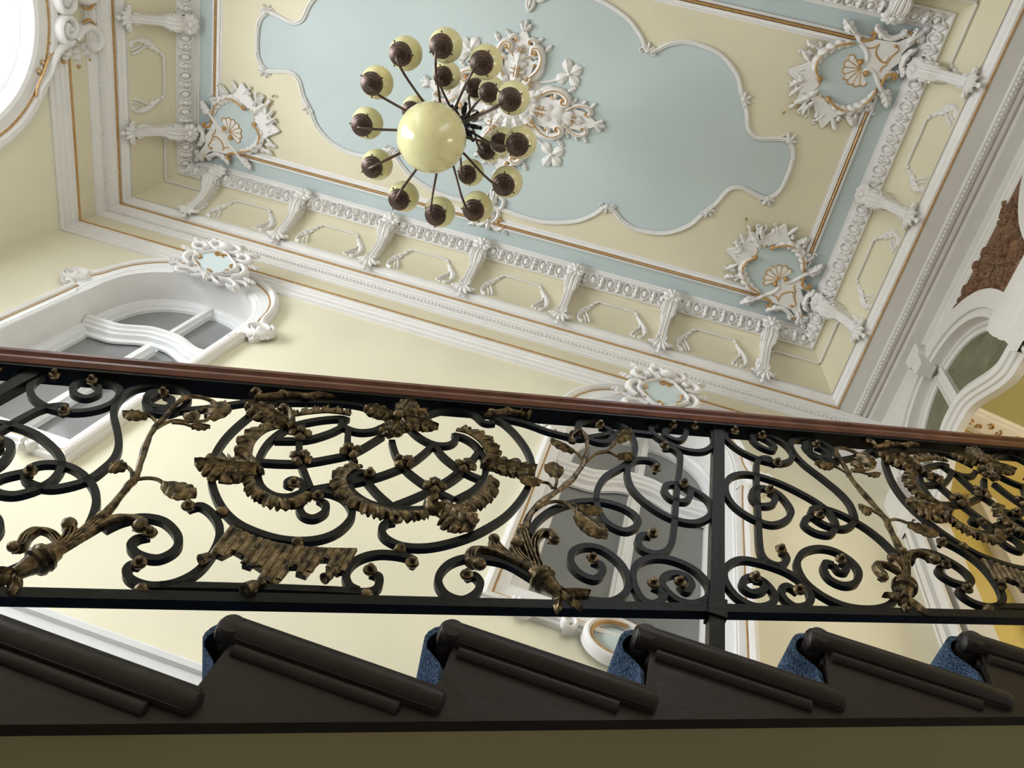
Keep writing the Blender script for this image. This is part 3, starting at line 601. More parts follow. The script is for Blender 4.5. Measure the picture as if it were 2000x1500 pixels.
for s in (-1, 1):
    def fk(u, v, h): return FL(1.11 + s * u, v, h)
    ks.stroke(sm([(.62, 5.53), (.55, 5.55), (.44, 5.66), (.36, 5.70), (.28, 5.76), (.22, 5.86), (.20, 5.92)], 5), lambda t: .022 + .028 * t, lambda t: .045 + .03 * t, fk, 6, .04)
    ks.stroke([(u, v) for u, v in spiral((.105, 5.87), .115, .03, 0, -520, 40)], .032, .07, fk, 6, .06); ks.dome((.105, 5.87), .03, .05, fk, 10, 3, .08)
    ks.stroke(sm([(.19, 5.93), (.12, 6.02), (.1, 6.12), (.16, 6.22), (.24, 6.22), (.27, 6.14), (.21, 6.10)], 5), .036, .075, fk, 6, .06)
    for p, a, L in (((.24, 5.96), 10, .17), ((.22, 6.02), 35, .17), ((.24, 5.9), -30, .14), ((.1, 6.15), 80, .2)):
        r = math.radians(a); P = [(p[0] + q * L * math.cos(r), p[1] + q * L * math.sin(r)) for q in (0, .3, .6, .85, 1)]; ks.leaf(P, .05, .05, fk, 3, .4, m=5, base=.04); kg.dome(P[-1], .022, .03, fk, 8, 2, .05)
    kg.stroke(sm([(.60, 5.50), (.53, 5.52), (.42, 5.60), (.33, 5.66), (.26, 5.74)], 5), .006, .015, fk, 5, .06)
    kg.stroke(sm([(.06, 6.02), (.04, 6.1), (.10, 6.17)], 4), .012, .02, fk, 5, .1)
    for p in ((.3, 5.70), (.36, 5.62), (.22, 5.72), (.42, 5.57)): kg.stroke(spiral(p, .022, .01, 0, 320, 8), .007, .015, fk, 4, .04); ks.dome(p, .014, .02, fk, 8, 2, .04)
lpart(ks, 'keystone_scrolls', 'white'); lpart(kg, 'keystone_gilding', 'gold')
fr = MB(); ob = larch(LA - .06); ib = larch(LA - .12, LB + .06)
fr.grid([[FL(*p, -.70) for p in ob], [FL(*p, -.70) for p in ib], [FL(*p, -.76) for p in ib]], cv=True)
for y in (.83, 1.39): fr.box((X0 - .76, y - .025, LB), (X0 - .70, y + .025, 5.45))
for z in (1.5, 2.9, 4.3): fr.box((X0 - .755, .3, z - .03), (X0 - .705, 1.92, z + .03))
lpart(fr, 'glazing_bars', 'wood_white', smooth=False)
# ------------------------------------------------------------------ right wall: arcade to the hall
ARC = (2.08, .10); RI, RO, SPR, HF = .645, .835, 5.30, 1.76
def rarch(cy, r, z0=HF): return [(cy + r, z0)] + [(cy + r * math.cos(PI * i / 36), SPR + r * math.sin(PI * i / 36)) for i in range(37)] + [(cy - r, z0)]
wr = holed([(Y0 - .3, -1.6), (Y1 + .2, -1.6), (Y1 + .2, H + .1), (Y0 - .3, H + .1)], [rarch(c, RI) for c in ARC], lambda u, v: FR(u, v, 0)).build('wall_right', 'arcade', smooth=False)
tag(wr, 'white arcaded right wall opening to the mustard hall', kind='structure')
def rpart(mb, nm, m, parent=wr, **k): return mb.build(nm, m, parent, **k)
rpart(MB().grid([[FR(Y0 - .2, z, h), FR(Y1 + .1, z, h)] for z, h in ((6.36, .0), (6.355, .39), (6.338, .39), (6.332, .265), (6.322, .25), (6.32, .205), (6.335, .2), (6.335, .185), (6.32, .18), (6.32, .16), (6.335, .155), (6.335, .14), (6.315, .135), (6.31, .12))]), 'soffit_moulding', 'arcade', ang=20)
rpart(MB().grid([[FR(Y0 - .2, 6.31, h), FR(Y1 + .1, 6.31, h)] for h in (.121, 0)]), 'frieze', 'arcade')
rpart(MB().grid([[FR(Y0 - .2, z, h), FR(Y1 + .1, z, h)] for z, h in ((6.31, .03), (6.19, .03), (6.18, .022), (6.14, .022), (6.13, .014), (6.085, .014), (6.075, .0))]), 'architrave_band', 'arcade', ang=20)
for ci, cy in enumerate(ARC):
    g = empty('arch', FR(cy, HF, 0), None); g.parent = wr; A = Matrix.Translation(FR(cy, HF, 0)).inverted()
    def ap_(mb, nm, m, **k): o = mb.build(nm, m, None, **k); o.parent = g; o.matrix_parent_inverse = A; return o
    ap_(MB().grid([[FR(*p, h) for p in rarch(cy, RI)] for h in (-.16, .0)]), 'reveal', 'arcade', ang=40)
    ap_(MB().grid([[FR(*p, h) for p in rarch(cy, r)[1:-1]] for r, h in ((RI, 0), (RI, .035), (RI + .03, .042), (RI + .032, .03), (RI + .06, .03), (RI + .062, .05), (RO, .055), (RO, 0))]), 'archivolt', 'arcade', ang=25)
    ap_(MB().plate([(cy - .05, 5.90), (cy + .05, 5.90), (cy + .06, 6.06), (cy + .085, 6.07), (cy + .09, 6.21), (cy - .09, 6.21), (cy - .085, 6.07), (cy - .06, 6.06)], 0, .11, FR), 'keystone', 'arcade', smooth=False)
    def tz(u): x = min(1, max(0, (abs(u) - .05) / .48)); return .30 * (1 - (3 * x * x - 2 * x ** 3))
    us = [-RI + 2 * RI * i / 44 for i in range(45)]; DR = -.05
    prof = [(z_ + .16, h_) for z_, h_ in ((4.66, .0), (4.66, .05), (4.70, .06), (4.705, .075), (4.745, .08), (4.75, .095), (4.80, .10), (4.85, .08), (4.88, .06), (4.90, .055), (4.90, .0))]
    ap_(MB().grid([[FR(cy + u, z + tz(u), DR + h) for u in us] for z, h in prof], cu=True), 'transom', 'arcade', ang=20)
    ap_(MB().grid([[FR(cy + u, z, DR + h) for z in (5.3, 5.95)] for u, h in ((-.055, -.05), (-.055, .02), (-.03, .03), (-.025, .015), (.025, .015), (.03, .03), (.055, .02), (.055, -.05))]), 'mullion', 'arcade', ang=20)
    ar = lambda r: [(cy + r * math.cos(PI * i / 36), SPR + r * math.sin(PI * i / 36)) for i in range(37)]
    ap_(MB().grid([[FR(*p, DR + h) for p in ar(r)] for r, h in ((RI, .01), (RI - .035, .015), (RI - .04, 0), (RI - .07, -.005), (RI - .075, -.03))]), 'fanlight_frame', 'arcade', ang=20)
    for s in (-1, 1):
        n = 16; top = [(cy + s * u, SPR + math.sqrt(max(0, (RI - .07) ** 2 - u * u))) for u in [.05 + (RI - .12) * i / n for i in range(n + 1)]]
        lo_ = [(cy + s * u, 5.03 + tz(u)) for u in [RI - .07 - (RI - .12) * i / n for i in range(n + 1)]]
        ap_(MB().plate(top + lo_, DR - .035, DR - .02, FR), 'pane', 'hallpane', smooth=False)
# carved brown spandrels above the pier and at the ends
def arc_cut(cy, s): return [(cy + s * (RO - .01) * math.sin(PI / 2 * i / 14), SPR + (RO - .01) * math.cos(PI / 2 * i / 14)) for i in range(15)]
for lo_, hi, pts in ((0, 0, arc_cut(ARC[0], -1) + arc_cut(ARC[1], 1)[::-1]),):
    poly = [p for p in pts]; sp = MB().plate(poly, 0, .012, FR)
    o = rpart(sp, 'carved_spandrel', 'relief', smooth=False)
    rl = MB(); random.seed(3)
    for i in range(240):
        y = random.uniform(.3, 1.95); z = random.uniform(5.3, 6.06)
        if min(math.hypot(y - c, z - SPR) for c in ARC) < RO + .03: continue
        a = random.uniform(0, 360); rl.stroke(spiral((y, z), random.uniform(.03, .06), .008, a, a + random.choice((-1, 1)) * random.uniform(260, 460), 14), .010, .034, FR, 4, .008)
        b = math.radians(a); rl.leaf([(y + q * .1 * math.cos(b), z + q * .1 * math.sin(b)) for q in (.2, .5, .8, 1)], .025, .02, FR, 3, .4, m=4, base=.012)
    q = rl.build('carved_scrolls', 'relief', None); q.parent = o
# piers with capitals
for y0, y1 in ((ARC[1] + RI, ARC[0] - RI), (ARC[0] + RI, Y1 + .02)):
    pr = MB(); a, b = y0 + .02, y1 - .02; xt = .05 if y1 > 2.5 else 0
    pr.grid([[FR(y, z, h + xt) for z in (HF, 5.0)] for y, h in ((y0, .0), (y0, .02), (a, .035), (a + .02, .035), (a + .022, .02), (a + .05, .02), (a + .055, .05), (b - .055, .05), (b - .05, .02), (b - .022, .02), (b - .02, .035), (b, .035), (y1, .02), (y1, .0))])
    rpart(pr, 'pier', 'arcade', ang=20)
    cpt = MB(); rows = []
    for z, e in ((4.82, .0), (4.84, .02), (4.87, .02), (4.88, .01), (5.0, .012), (5.02, .03), (5.06, .035), (5.09, .045), (5.14, .05), (5.22, .05), (5.23, .02), (5.32, .02), (5.32, -.05)):
        rows.append([FR(y0 - e * .6, z, -.1), FR(y0 - e * .6, z, .05 + e + xt), FR(y1 + e * .6, z, .05 + e + xt), FR(y1 + e * .6, z, -.1)])
    cpt.grid(rows, cv=True); rpart(cpt, 'capital', 'arcade', ang=20)
# ------------------------------------------------------------------ hall beyond
hc = MB().box((XR + .1, -1.2, 6.25), (6.2, 3.4, 6.35)).build('ceiling_hall', 'hallceil', smooth=False); tag(hc, 'olive ceiling of the hall seen under the arches', kind='structure')
hw = MB().box((XR, 3.2, 1.7), (6.2, 3.35, 6.3)).build('wall_hall_back', 'hallwall', smooth=False); tag(hw, 'mustard yellow hall wall with gilded panel frames', kind='structure')
he = MB().box((6.1, -1.2, 1.7), (6.25, 3.3, 6.3)).build('wall_hall_end', 'hallwall', smooth=False); tag(he, 'mustard yellow far end wall of the hall', kind='structure')
hf = MB().box((XR - .02, -1.2, HF - .16), (6.2, 3.4, HF - .02)).build('floor_hall', 'floor', smooth=False); tag(hf, 'stone floor of the upper hall', kind='structure')
hb = MB().box((XR + .17, -1.3, 1.7), (6.2, -1.15, 6.3)).build('wall_hall_front', 'hallwall', smooth=False); tag(hb, 'mustard yellow hall wall on the camera side', kind='structure')
pa, pb_ = onZ((1862, 778), 6.25), onZ((2015, 846), 6.25)   # moulded band across the hall ceiling
dv = (pb_ - pa); dv.z = 0; dv.normalize(); nv = Vector((-dv.y, dv.x, 0)); pb_ = pa + dv * 3.2; pa = pa - dv * ((pa.x - XR - .12) / dv.x)
if nv.y < 0: nv = -nv
rows = [[p + nv * a_ - Vector((0, 0, h)) for p in (pa, pb_)] for a_, h in ((-.02, 0), (-.02, .02), (0, .03), (.02, .03), (.03, .05), (.09, .06), (.15, .05), (.16, .03), (.18, .03), (.18, 0))]
tr3 = tag(MB().grid(rows).build('trim_3', 'white', ang=20), 'white stucco band with gilded flecks across the hall ceiling', kind='structure')
gm = MB()
for i in range(44):
    gm.stroke(spiral((i * .075, .09 + .02 * math.sin(i * 2.1)), .026, .008, i * 70, i * 70 + 300, 8), .009, .02, lambda u, v, h: pa + dv * u + nv * v - Vector((0, 0, .05 + h)), 4)
gm.build('band_gilding', 'gold', tr3)
clip = lambda p: Vector((max(p.x, XR + .1), p.y, p.z))
mq = MB(); mq.add([clip(q_) for q_ in (pa + nv * .18 - Vector((0, 0, .006)), pb_ + nv * .18 - Vector((0, 0, .006)), pb_ + nv * 1.6 - Vector((0, 0, .006)), pa + nv * 1.6 - Vector((0, 0, .006)))], [(0, 1, 2, 3)]); mq.build('ochre_panel', 'hallwall', hc, smooth=False)
pw = MB(); pw.grid([[(x, 3.2 - h, z) for z in (1.75, 6.24)] for x, h in ((3.12, 0), (3.12, .05), (3.15, .06), (3.16, .09), (3.32, .09), (3.33, .06), (3.37, .05), (3.37, 0))]); pw.build('pilaster', 'white', hw, ang=20)
for x0, x1, z0, z1 in ((2.5, 3.0, 2.6, 4.4), (3.5, 4.6, 2.6, 4.9), (4.8, 5.8, 2.6, 4.9)):
    mb = MB(); mb.bar([(x0, z0), (x1, z0), (x1, z1), (x0, z1)], .015, 0, .02, lambda u, v, h: Vector((u, 3.2 - h, v)), closed=True); mb.build('panel_frame', 'gold', hw, smooth=False)
wf4 = MB()  # invented frame and bars that dress the hall fill as a window
for a_, b_ in (((5.98, -.42, 2.5), (6.1, -.35, 4.92)), ((5.98, 1.65, 2.5), (6.1, 1.72, 4.92)), ((5.98, -.42, 2.48), (6.1, 1.72, 2.56)), ((5.98, -.42, 4.85), (6.1, 1.72, 4.95)), ((6.0, .62, 2.5), (6.05, .68, 4.9)), ((6.0, -.4, 4.1), (6.05, 1.7, 4.16))): wf4.box(a_, b_)
tag(wf4.build('hall_fill_frame', 'wood_white', smooth=False), 'white frame added round the fill light at the far end wall of the hall', kind='structure')
for y0, y1 in ((2.1, 3.0),):
    mb = MB(); mb.bar([(y0, 2.6), (y1, 2.6), (y1, 4.9), (y0, 4.9)], .015, 0, .02, lambda u, v, h: Vector((6.1 - h, u, v)), closed=True); mb.build('panel_frame', 'gold', he, smooth=False)
# ------------------------------------------------------------------ chandelier
CHX, CHY = -1.535, 1.112
ch = empty('chandelier', (CHX, CHY, 7.0)); tag(ch, 'brown metal chandelier with tiers of cream glass globes and one large bottom globe', 'chandelier')
def cpart(mb, nm, m, parent=ch, **k): o = mb.build(nm, m, None, **k); o.parent = parent; return o
def bl(p): return Vector(p) - Vector((0, 0, 7.0))       # heights given from the camera, local to the ceiling point
st = MB(); st.lathe((0, 0, 0), (0, 0, -1), [(.0, .0), (.10, 0), (.10, .03), (.07, .05), (.03, .10), (.012, .13), (.012, 1.05), (.03, 1.08), (.03, 1.12), (.012, 1.15), (.012, 1.45), (.04, 1.48), (.045, 1.53), (.02, 1.57), (.02, 1.70), (.055, 1.74), (.06, 1.80), (.05, 1.86), (.0, 1.87)], 14)
cpart(st, 'stem', 'lampmetal')
big = MB().ball((0, 0, 4.92 - 7.0), .222, 40, 24); cpart(big, 'large_globe', 'globe', label='large cream bottom globe')
def lampmeshes(r):
    cup = MB().lathe((0, 0, 0), (0, 0, 1), [(.0, -.035), (.018, -.035), (.022, -.022), (.034, -.02), (.037, -.004), (.05, .0), (.056, .014), (.070, .018), (.075, .024), (.075, .04), (.066, .046), (0, .046)], 18)
    for i in range(3):
        a = 2 * PI * i / 3; cup.tube([(.06 * math.cos(a), .06 * math.sin(a), .032), (.084 * math.cos(a), .084 * math.sin(a), .032)], .0035, 5); cup.ball((.084 * math.cos(a), .084 * math.sin(a), .032), .0065, 6, 4)
    c0 = .04 + r * .82; gl = MB().grid([[Vector((r * max(math.sin(t), .001) * math.cos(2 * PI * j / 24), r * max(math.sin(t), .001) * math.sin(2 * PI * j / 24), c0 - r * math.cos(t))) for j in range(24)] for t in [math.radians(32 + (150 - 32) * i / 14) for i in range(15)]], cv=True)
    return cup, gl
cup, gl = lampmeshes(.108); cm = cup.build('lamp_cup', 'lampmetal'); gm_ = gl.build('glass_globe', 'globe')
for tier, (n, rad, z, a0, zh) in enumerate(((12, .535, 5.02, -7, 5.10), (6, .335, 5.40, 5, 5.46), (3, .25, 5.62, 38, 5.72))):
    pts = sm([(.03, 0, zh - 7), (rad * .35, 0, zh - 7 - .025), (rad * .75, 0, z - 7 - .055), (rad * .95, 0, z - 7 - .065), (rad, 0, z - 7 - .03)], 5)
    am = MB().tube(pts, .0085, 8).build('arm', 'lampmetal')
    for i in range(n):
        a = math.radians(a0 + 360 * i / n); arm = am if i == 0 else copy(am)
        arm.parent = ch; arm.rotation_euler = (0, 0, a)
        for src in (cm, gm_):
            c = copy(src, parent=arm, loc=(rad, 0, z - 7)); c.scale = (1, 1, 1) if tier == 0 else (.9, .9, .9)
for o in (cm, gm_): bpy.data.objects.remove(o)
hub = MB()                                              # black scrolled hub under the tiers
for i in range(8):
    a = 2 * PI * i / 8
    for z in (5.36, 5.58): hub.tube([Vector((p[0] * math.cos(a), p[0] * math.sin(a), z - 7 + p[1])) for p in spiral((.09, 0), .05, .014, 180, -200, 14)], .011, 5); hub.ball((.135 * math.cos(a), .135 * math.sin(a), z - 7 + .02), .016, 6, 4)
hub.lathe((0, 0, -1.72), (0, 0, 1), [(.02, 0), (.06, .03), (.05, .08), (.065, .14), (.04, .2), (.06, .27), (.055, .33), (.02, .38)], 12)
cpart(hub, 'scrolled_hub', 'iron')
# ------------------------------------------------------------------ staircase
SL, YE = .428, 1.04                                     # slope; outer end of the treads
TX, TZ, RUN, RISE = -.508, .876, .341, .146
YB = Y1 - .01
I0, I1 = -10, 5
sr = empty('staircase', (TX, YE, TZ)); tag(sr, 'dark brown painted staircase flight with rounded nosings rising to the right', 'staircase')
SI = Matrix.Translation((TX, YE, TZ)).inverted()
def spart(mb, nm, m, **k): o = mb.build(nm, m, None, **k); o.parent = sr; o.matrix_parent_inverse = SI; return o
YS = YE + .022                                          # stringer face
def zb(x): return .868 + .4265 * (x + .0)               # lower edge of the stringer
prof = []
for i in range(I0, I1 + 1):
    x = TX + i * RUN + .035; prof += [(x, TZ + (i - 1) * RISE - .02), (x, TZ + i * RISE - .02)]
xe = TX + (I1 + 1) * RUN + .03; prof.append((xe, TZ + I1 * RISE - .02))
low = [(x, zb(x)) for x in [p[0] for p in prof[::-2]]]
mb = MB(); pr_ = prof[1:]
for i in range(I0, I1 + 1):
    xa, xb, zt = TX + i * RUN + .035, TX + (i + 1) * RUN + .035, TZ + i * RISE - .02
    if i == I1: xb = xe
    mb.add([(xa, YS, zb(xa)), (xb, YS, zb(xb)), (xb, YS, zt), (xa, YS, zt)], [(0, 1, 2, 3)])
x_, X_ = prof[0][0], xe
mb.grid([[(x_, YS, zb(x_)), (X_, YS, zb(X_))], [(x_, YS + .02, zb(x_) - .004), (X_, YS + .02, zb(X_) - .004)]])
spart(mb, 'stringer', 'stair', smooth=False)
so = MB(); xs = [x_ + (X_ - x_) * i / 20 for i in range(21)]
so.grid([[(x, YS + .02, zb(x) + .012) for x in xs], [(x, YB, zb(x) + .012) for x in xs]]); spart(so, 'soffit', 'soffit', smooth=False)
# one tread with rounded nosing returned along the end, small cove under it, riser
L = .398; R0 = .024
tb = MB(); tb.box((R0, .01, -.045), (L - .01, YB - YE, 0))
tb.lathe((0, R0, -R0), (1, 0, 0), [(0, -.0), (R0 * .7, .001), (R0 * .95, .006), (R0, .014), (R0, L - .012), (R0 * .9, L - .004), (R0 * .6, L), (0, L)], 18)
tb.lathe((R0, 0, -R0), (0, 1, 0), [(0, 0), (R0 * .8, .002), (R0, .01), (R0, YB - YE)], 18)
tread = tb.build('tread', 'stair', None)
cv = MB(); cv.lathe((.045, .022, -.058), (1, 0, 0), [(0, 0), (.012, .002), (.0125, L - .11), (0, L - .105)], 12); cv.lathe((.045, .03, -.058), (0, 1, 0), [(0, 0), (.012, .002), (.012, YB - YE - .03), (0, YB - YE - .03)], 10)
cove_ = cv.build('nosing_cove', 'stair', None)
rs = MB().box((.04, .03, -RISE - .0), (.06, YB - YE, -.045)); riser = rs.build('riser', 'stair', None, smooth=False)
for i in range(I0, I1 + 1):
    for k_, src in enumerate((tread, cove_, riser)):
        o = src if i == I0 else copy(src)
        o.parent = sr; o.location = (i * RUN, 0, i * RISE)
mb = MB().box((xe - .05, YS + .02, TZ + I1 * RISE - .12), (XR - .05, YB, TZ + I1 * RISE)); spart(mb, 'upper_landing', 'stair', smooth=False)
mb = MB().box((X0 + .02, Y0 + .02, TZ + (I0 - 1) * RISE - .14), (TX + I0 * RUN + .04, YB, TZ + (I0 - 1) * RISE)); spart(mb, 'lower_landing', 'stair', smooth=False)
# carpet runner folded over every step
cp = MB(); line = []
for i in range(I0, I1 + 1):
    x, z = TX + i * RUN, TZ + i * RISE
    line += [(x + .028, z - RISE + .012), (x + .026, z - RISE + .05), (x + .022, z - .075)]
    line += [(x - .013 + .0, z - .05), (x - .022, z - .028), (x - .012, z - .002), (x + .012, z + .012), (x + .05, z + .013), (x + RUN - .02, z + .013)]
line = sm(line, 2); y0, y1 = YE + .04, Y1 - .35
cp.grid([[(x, y0, z) for x, z in line], [(x, y1, z) for x, z in line]])
def offl(d):
    out = []
    for i, p in enumerate(line):
        a, c = line[max(i - 1, 0)], line[min(i + 1, len(line) - 1)]; dx, dz = c[0] - a[0], c[1] - a[1]; l = math.hypot(dx, dz) or 1; out.append((p[0] - dz / l * -d * -1, p[1] + dx / l * -d))
    return out
under = [(x + .008, z - .008) for x, z in line]
cp.grid([[(x, y0, z) for x, z in line], [(x, y0, z) for x, z in under]])
tag(cp.build('stair_carpet', 'carpet', None), 'blue flecked wool carpet runner folded over the stair nosings', 'carpet')
# ------------------------------------------------------------------ wrought-iron balustrade
YRL, WM, SLR, XP = 1.1, 1.672, .436, -1.328
ba = empty('wrought_iron_balustrade', (XP, YRL, .62)); tag(ba, 'black wrought-iron stair balustrade with gilded leaves and a mahogany handrail', 'balustrade')
BI = Matrix.Translation((XP, YRL, .62)).inverted()
def fr_(x, z, h): return Vector((x, YRL - h, z))
def rp(c, pts, mod=0):
    return [(P.x - mod * WM, P.z - mod * WM * SLR) for P in (onY(a, YRL) for a in px(c, pts))]
MODS = (-1, 0, 1)
def put(mb, nm, m, mods=MODS, parent=None, label=None, **k):
    out = []
    base = mb.build(nm, m, None, **k)
    if label: base['label'] = label
    for i, q in enumerate(mods):
        o = base if i == 0 else copy(base)
        if parent is None: o.parent = ba; o.matrix_parent_inverse = BI; o.location = (q * WM, 0, q * WM * SLR)
        else: o.parent = parent[i]; o.location = (0, 0, 0)
        out.append(o)
    return out
x0, x1 = XP - 1.9, XP + 2 * WM + .3
def strip(prof, nm, m, **k):                            # prof: (y, t) section swept along the slope
    mb = MB(); rows = [[(x, y, t + SLR * x) for y, t in prof] for x in (x0, x1)]; mb.grid(rows, cv=True); mb.cap(rows[0]); mb.cap(rows[1]); o = mb.build(nm, m, None, **k); o.parent = ba; o.matrix_parent_inverse = BI; return o
strip([(YRL - .012, 1.165), (YRL + .012, 1.165), (YRL + .012, 1.190), (YRL - .012, 1.190)], 'bottom_rail', 'iron', smooth=False)
strip([(YRL - .024, 1.966), (YRL + .024, 1.966), (YRL + .024, 1.978), (YRL - .024, 1.978)], 'top_bar', 'iron', smooth=False)
strip([(YRL - .026, 1.978), (YRL - .030, 1.984), (YRL - .034, 1.99), (YRL - .034, 2.0), (YRL - .027, 2.006), (YRL - .027, 2.012), (YRL - .036, 2.02), (YRL - .036, 2.032), (YRL - .025, 2.042), (YRL, 2.047), (YRL + .025, 2.042), (YRL + .036, 2.032), (YRL + .036, 2.0), (YRL + .026, 1.978)], 'handrail', 'wood', label='polished mahogany handrail', ang=35)
po = MB(); po.box((XP - .016, YRL - .012, 1.045 + SLR * XP), (XP + .016, YRL + .016, 1.97 + SLR * XP)); po.box((XP - .02, YRL - .017, 1.15 + SLR * XP), (XP + .02, YRL + .018, 1.205 + SLR * XP))
put(po, 'post', 'iron', (-1, 0, 1, 2), smooth=False)
def cap_at(p): return MB().lathe((p[0], YRL - .009, p[1]), (0, -1, 0), [(.0, -.002), (.012, -.002), (.0145, .003), (.013, .007), (.0065, .008), (.007, .015), (.005, .018), (0, .019)], 14)
HB = .0078
def iron(c, pts, mod=0, caps=(), nm='scroll_bar', w=HB):
    P = sm(rp(c, pts, mod), 5); n = len(P)
    wf = lambda t: w * (min(1, .6 + (t * n / 12 if 0 in caps else 1)) * min(1, .6 + ((1 - t) * n / 12 if 1 in caps else 1)))
    bars = put(MB().bar(P, wf, -.0075, .0075, fr_), nm, 'iron', ang=50)
    for e in caps: put(cap_at(P[0] if e == 0 else P[-1]), 'scroll_cap', 'bronze', parent=bars)
    return bars
# left third of a bay
iron('F', [(900, 500), (800, 470), (680, 490), (540, 580), (490, 700), (560, 850), (800, 990), (1200, 1060), (1600, 1010), (1880, 880), (1950, 720), (1850, 610), (1600, 540), (1350, 550), (1200, 640), (1210, 760), (1400, 830), (1590, 760), (1600, 660), (1500, 595)], 0, (0, 1))
iron('E', [(405, 330), (370, 312), (365, 292), (330, 290), (298, 308), (290, 350), (292, 470), (300, 650), (308, 800), (325, 865), (370, 905), (430, 920), (466, 892), (455, 852), (425, 842)], 1, (0, 1))
iron('E', [(360, 490), (398, 515), (385, 560), (315, 568), (268, 530), (270, 482), (335, 465), (420, 500), (490, 590), (470, 650), (380, 680), (260, 640), (150, 560), (108, 470), (140, 402), (240, 383), (400, 425), (560, 500), (680, 575), (745, 650), (752, 700), (715, 738), (640, 728), (578, 690), (572, 655), (620, 628), (650, 640)], 1, (0, 1))
iron('A', [(855, 255), (900, 275), (880, 315), (800, 310), (765, 280), (790, 240), (870, 225)], 0, (0,))
iron('A', [(870, 225), (800, 262), (760, 290), (790, 335), (880, 350), (965, 310), (985, 260), (930, 215), (800, 205), (690, 225), (620, 280), (595, 350), (612, 430), (622, 510), (600, 580), (540, 640), (470, 690), (370, 725), (260, 740), (160, 715), (130, 670), (190, 620), (300, 613), (400, 645), (480, 720), (505, 800), (490, 880), (455, 955)], 0)
iron('E', [(275, 1005), (330, 1012), (335, 1060), (270, 1080), (215, 1050), (212, 1010), (262, 988), (340, 1020), (397, 1100), (370, 1150), (280, 1160), (170, 1100), (103, 1000), (115, 930), (190, 887), (300, 900), (450, 950), (560, 1020), (607, 1100), (590, 1150), (520, 1162), (450, 1112), (435, 1062), (475, 1042), (530, 1080)], 1, (0, 1))
iron('E', [(775, 900), (815, 925), (815, 958), (770, 955), (742, 915)], 1, (0,), w=.006)
iron('E', [(742, 915), (695, 905), (685, 945), (720, 1000), (800, 1035), (870, 1020), (888, 960), (850, 900), (760, 840), (660, 818), (570, 840), (528, 900), (545, 970), (600, 1040), (700, 1110), (820, 1160), (950, 1176), (1050, 1160), (1105, 1115), (1130, 1060)], 1)
iron('A', [(545, 955), (640, 912), (750, 892), (860, 915), (930, 990), (920, 1060), (830, 1108), (730, 1090), (685, 1045), (715, 1005), (785, 992)], 0, (1,))
iron('A', [(985, 850), (1050, 832), (1115, 880), (1150, 960), (1125, 1060), (1040, 1170), (920, 1235), (790, 1252), (690, 1222), (662, 1175), (690, 1140), (730, 1150)], 0, (0, 1))
iron('B', [(-150, 1270), (150, 1276), (500, 1285), (900, 1300), (1110, 1310), (1180, 1280), (1185, 1215), (1130, 1195)], 0, (1,), 'lower_bar')
iron('B', [(1385, 1150), (1400, 1115), (1320, 1085), (1190, 1075), (1080, 1100), (1010, 1150), (985, 1210), (1005, 1270), (1060, 1300)], 0, (0,))
# oval frames round the lattice cartouche
iron('B', [(560, 150), (470, 190), (390, 240), (260, 360), (180, 490), (165, 620), (210, 760), (300, 870), (430, 940), (600, 988), (780, 992), (920, 950), (1010, 870), (1018, 800), (960, 730), (850, 697), (745, 722), (702, 780), (722, 838), (790, 858), (858, 820), (858, 770), (812, 745)], 0, (1,))
iron('C', [(1040, 185), (1120, 225), (1200, 300), (1270, 400), (1302, 510), (1270, 640), (1160, 790), (1010, 895), (850, 965), (650, 1012), (480, 1008), (372, 960), (342, 905), (370, 862), (430, 855)], 0, (1,))
iron('A', [(800, 340), (960, 330), (1100, 318), (1300, 288), (1500, 270)], 0, (), 'tie_bar')
iron('B', [(400, 170), (560, 150), (760, 150), (960, 155), (1090, 175), (1190, 210), (1260, 260)], 0, (), 'top_curve')
iron('C', [(560, 230), (620, 180), (720, 145), (840, 138), (930, 168), (995, 220), (1060, 222)], 0, (), 'top_curve')
iron('C', [(960, 150), (1080, 185), (1250, 222), (1400, 275), (1530, 310), (1560, 330), (1580, 300), (1545, 280)], 0, (), 'tie_bar')
iron('D', [(660, 235), (760, 255), (960, 225), (1080, 215), (1215, 228)], 0, (), 'tie_bar')
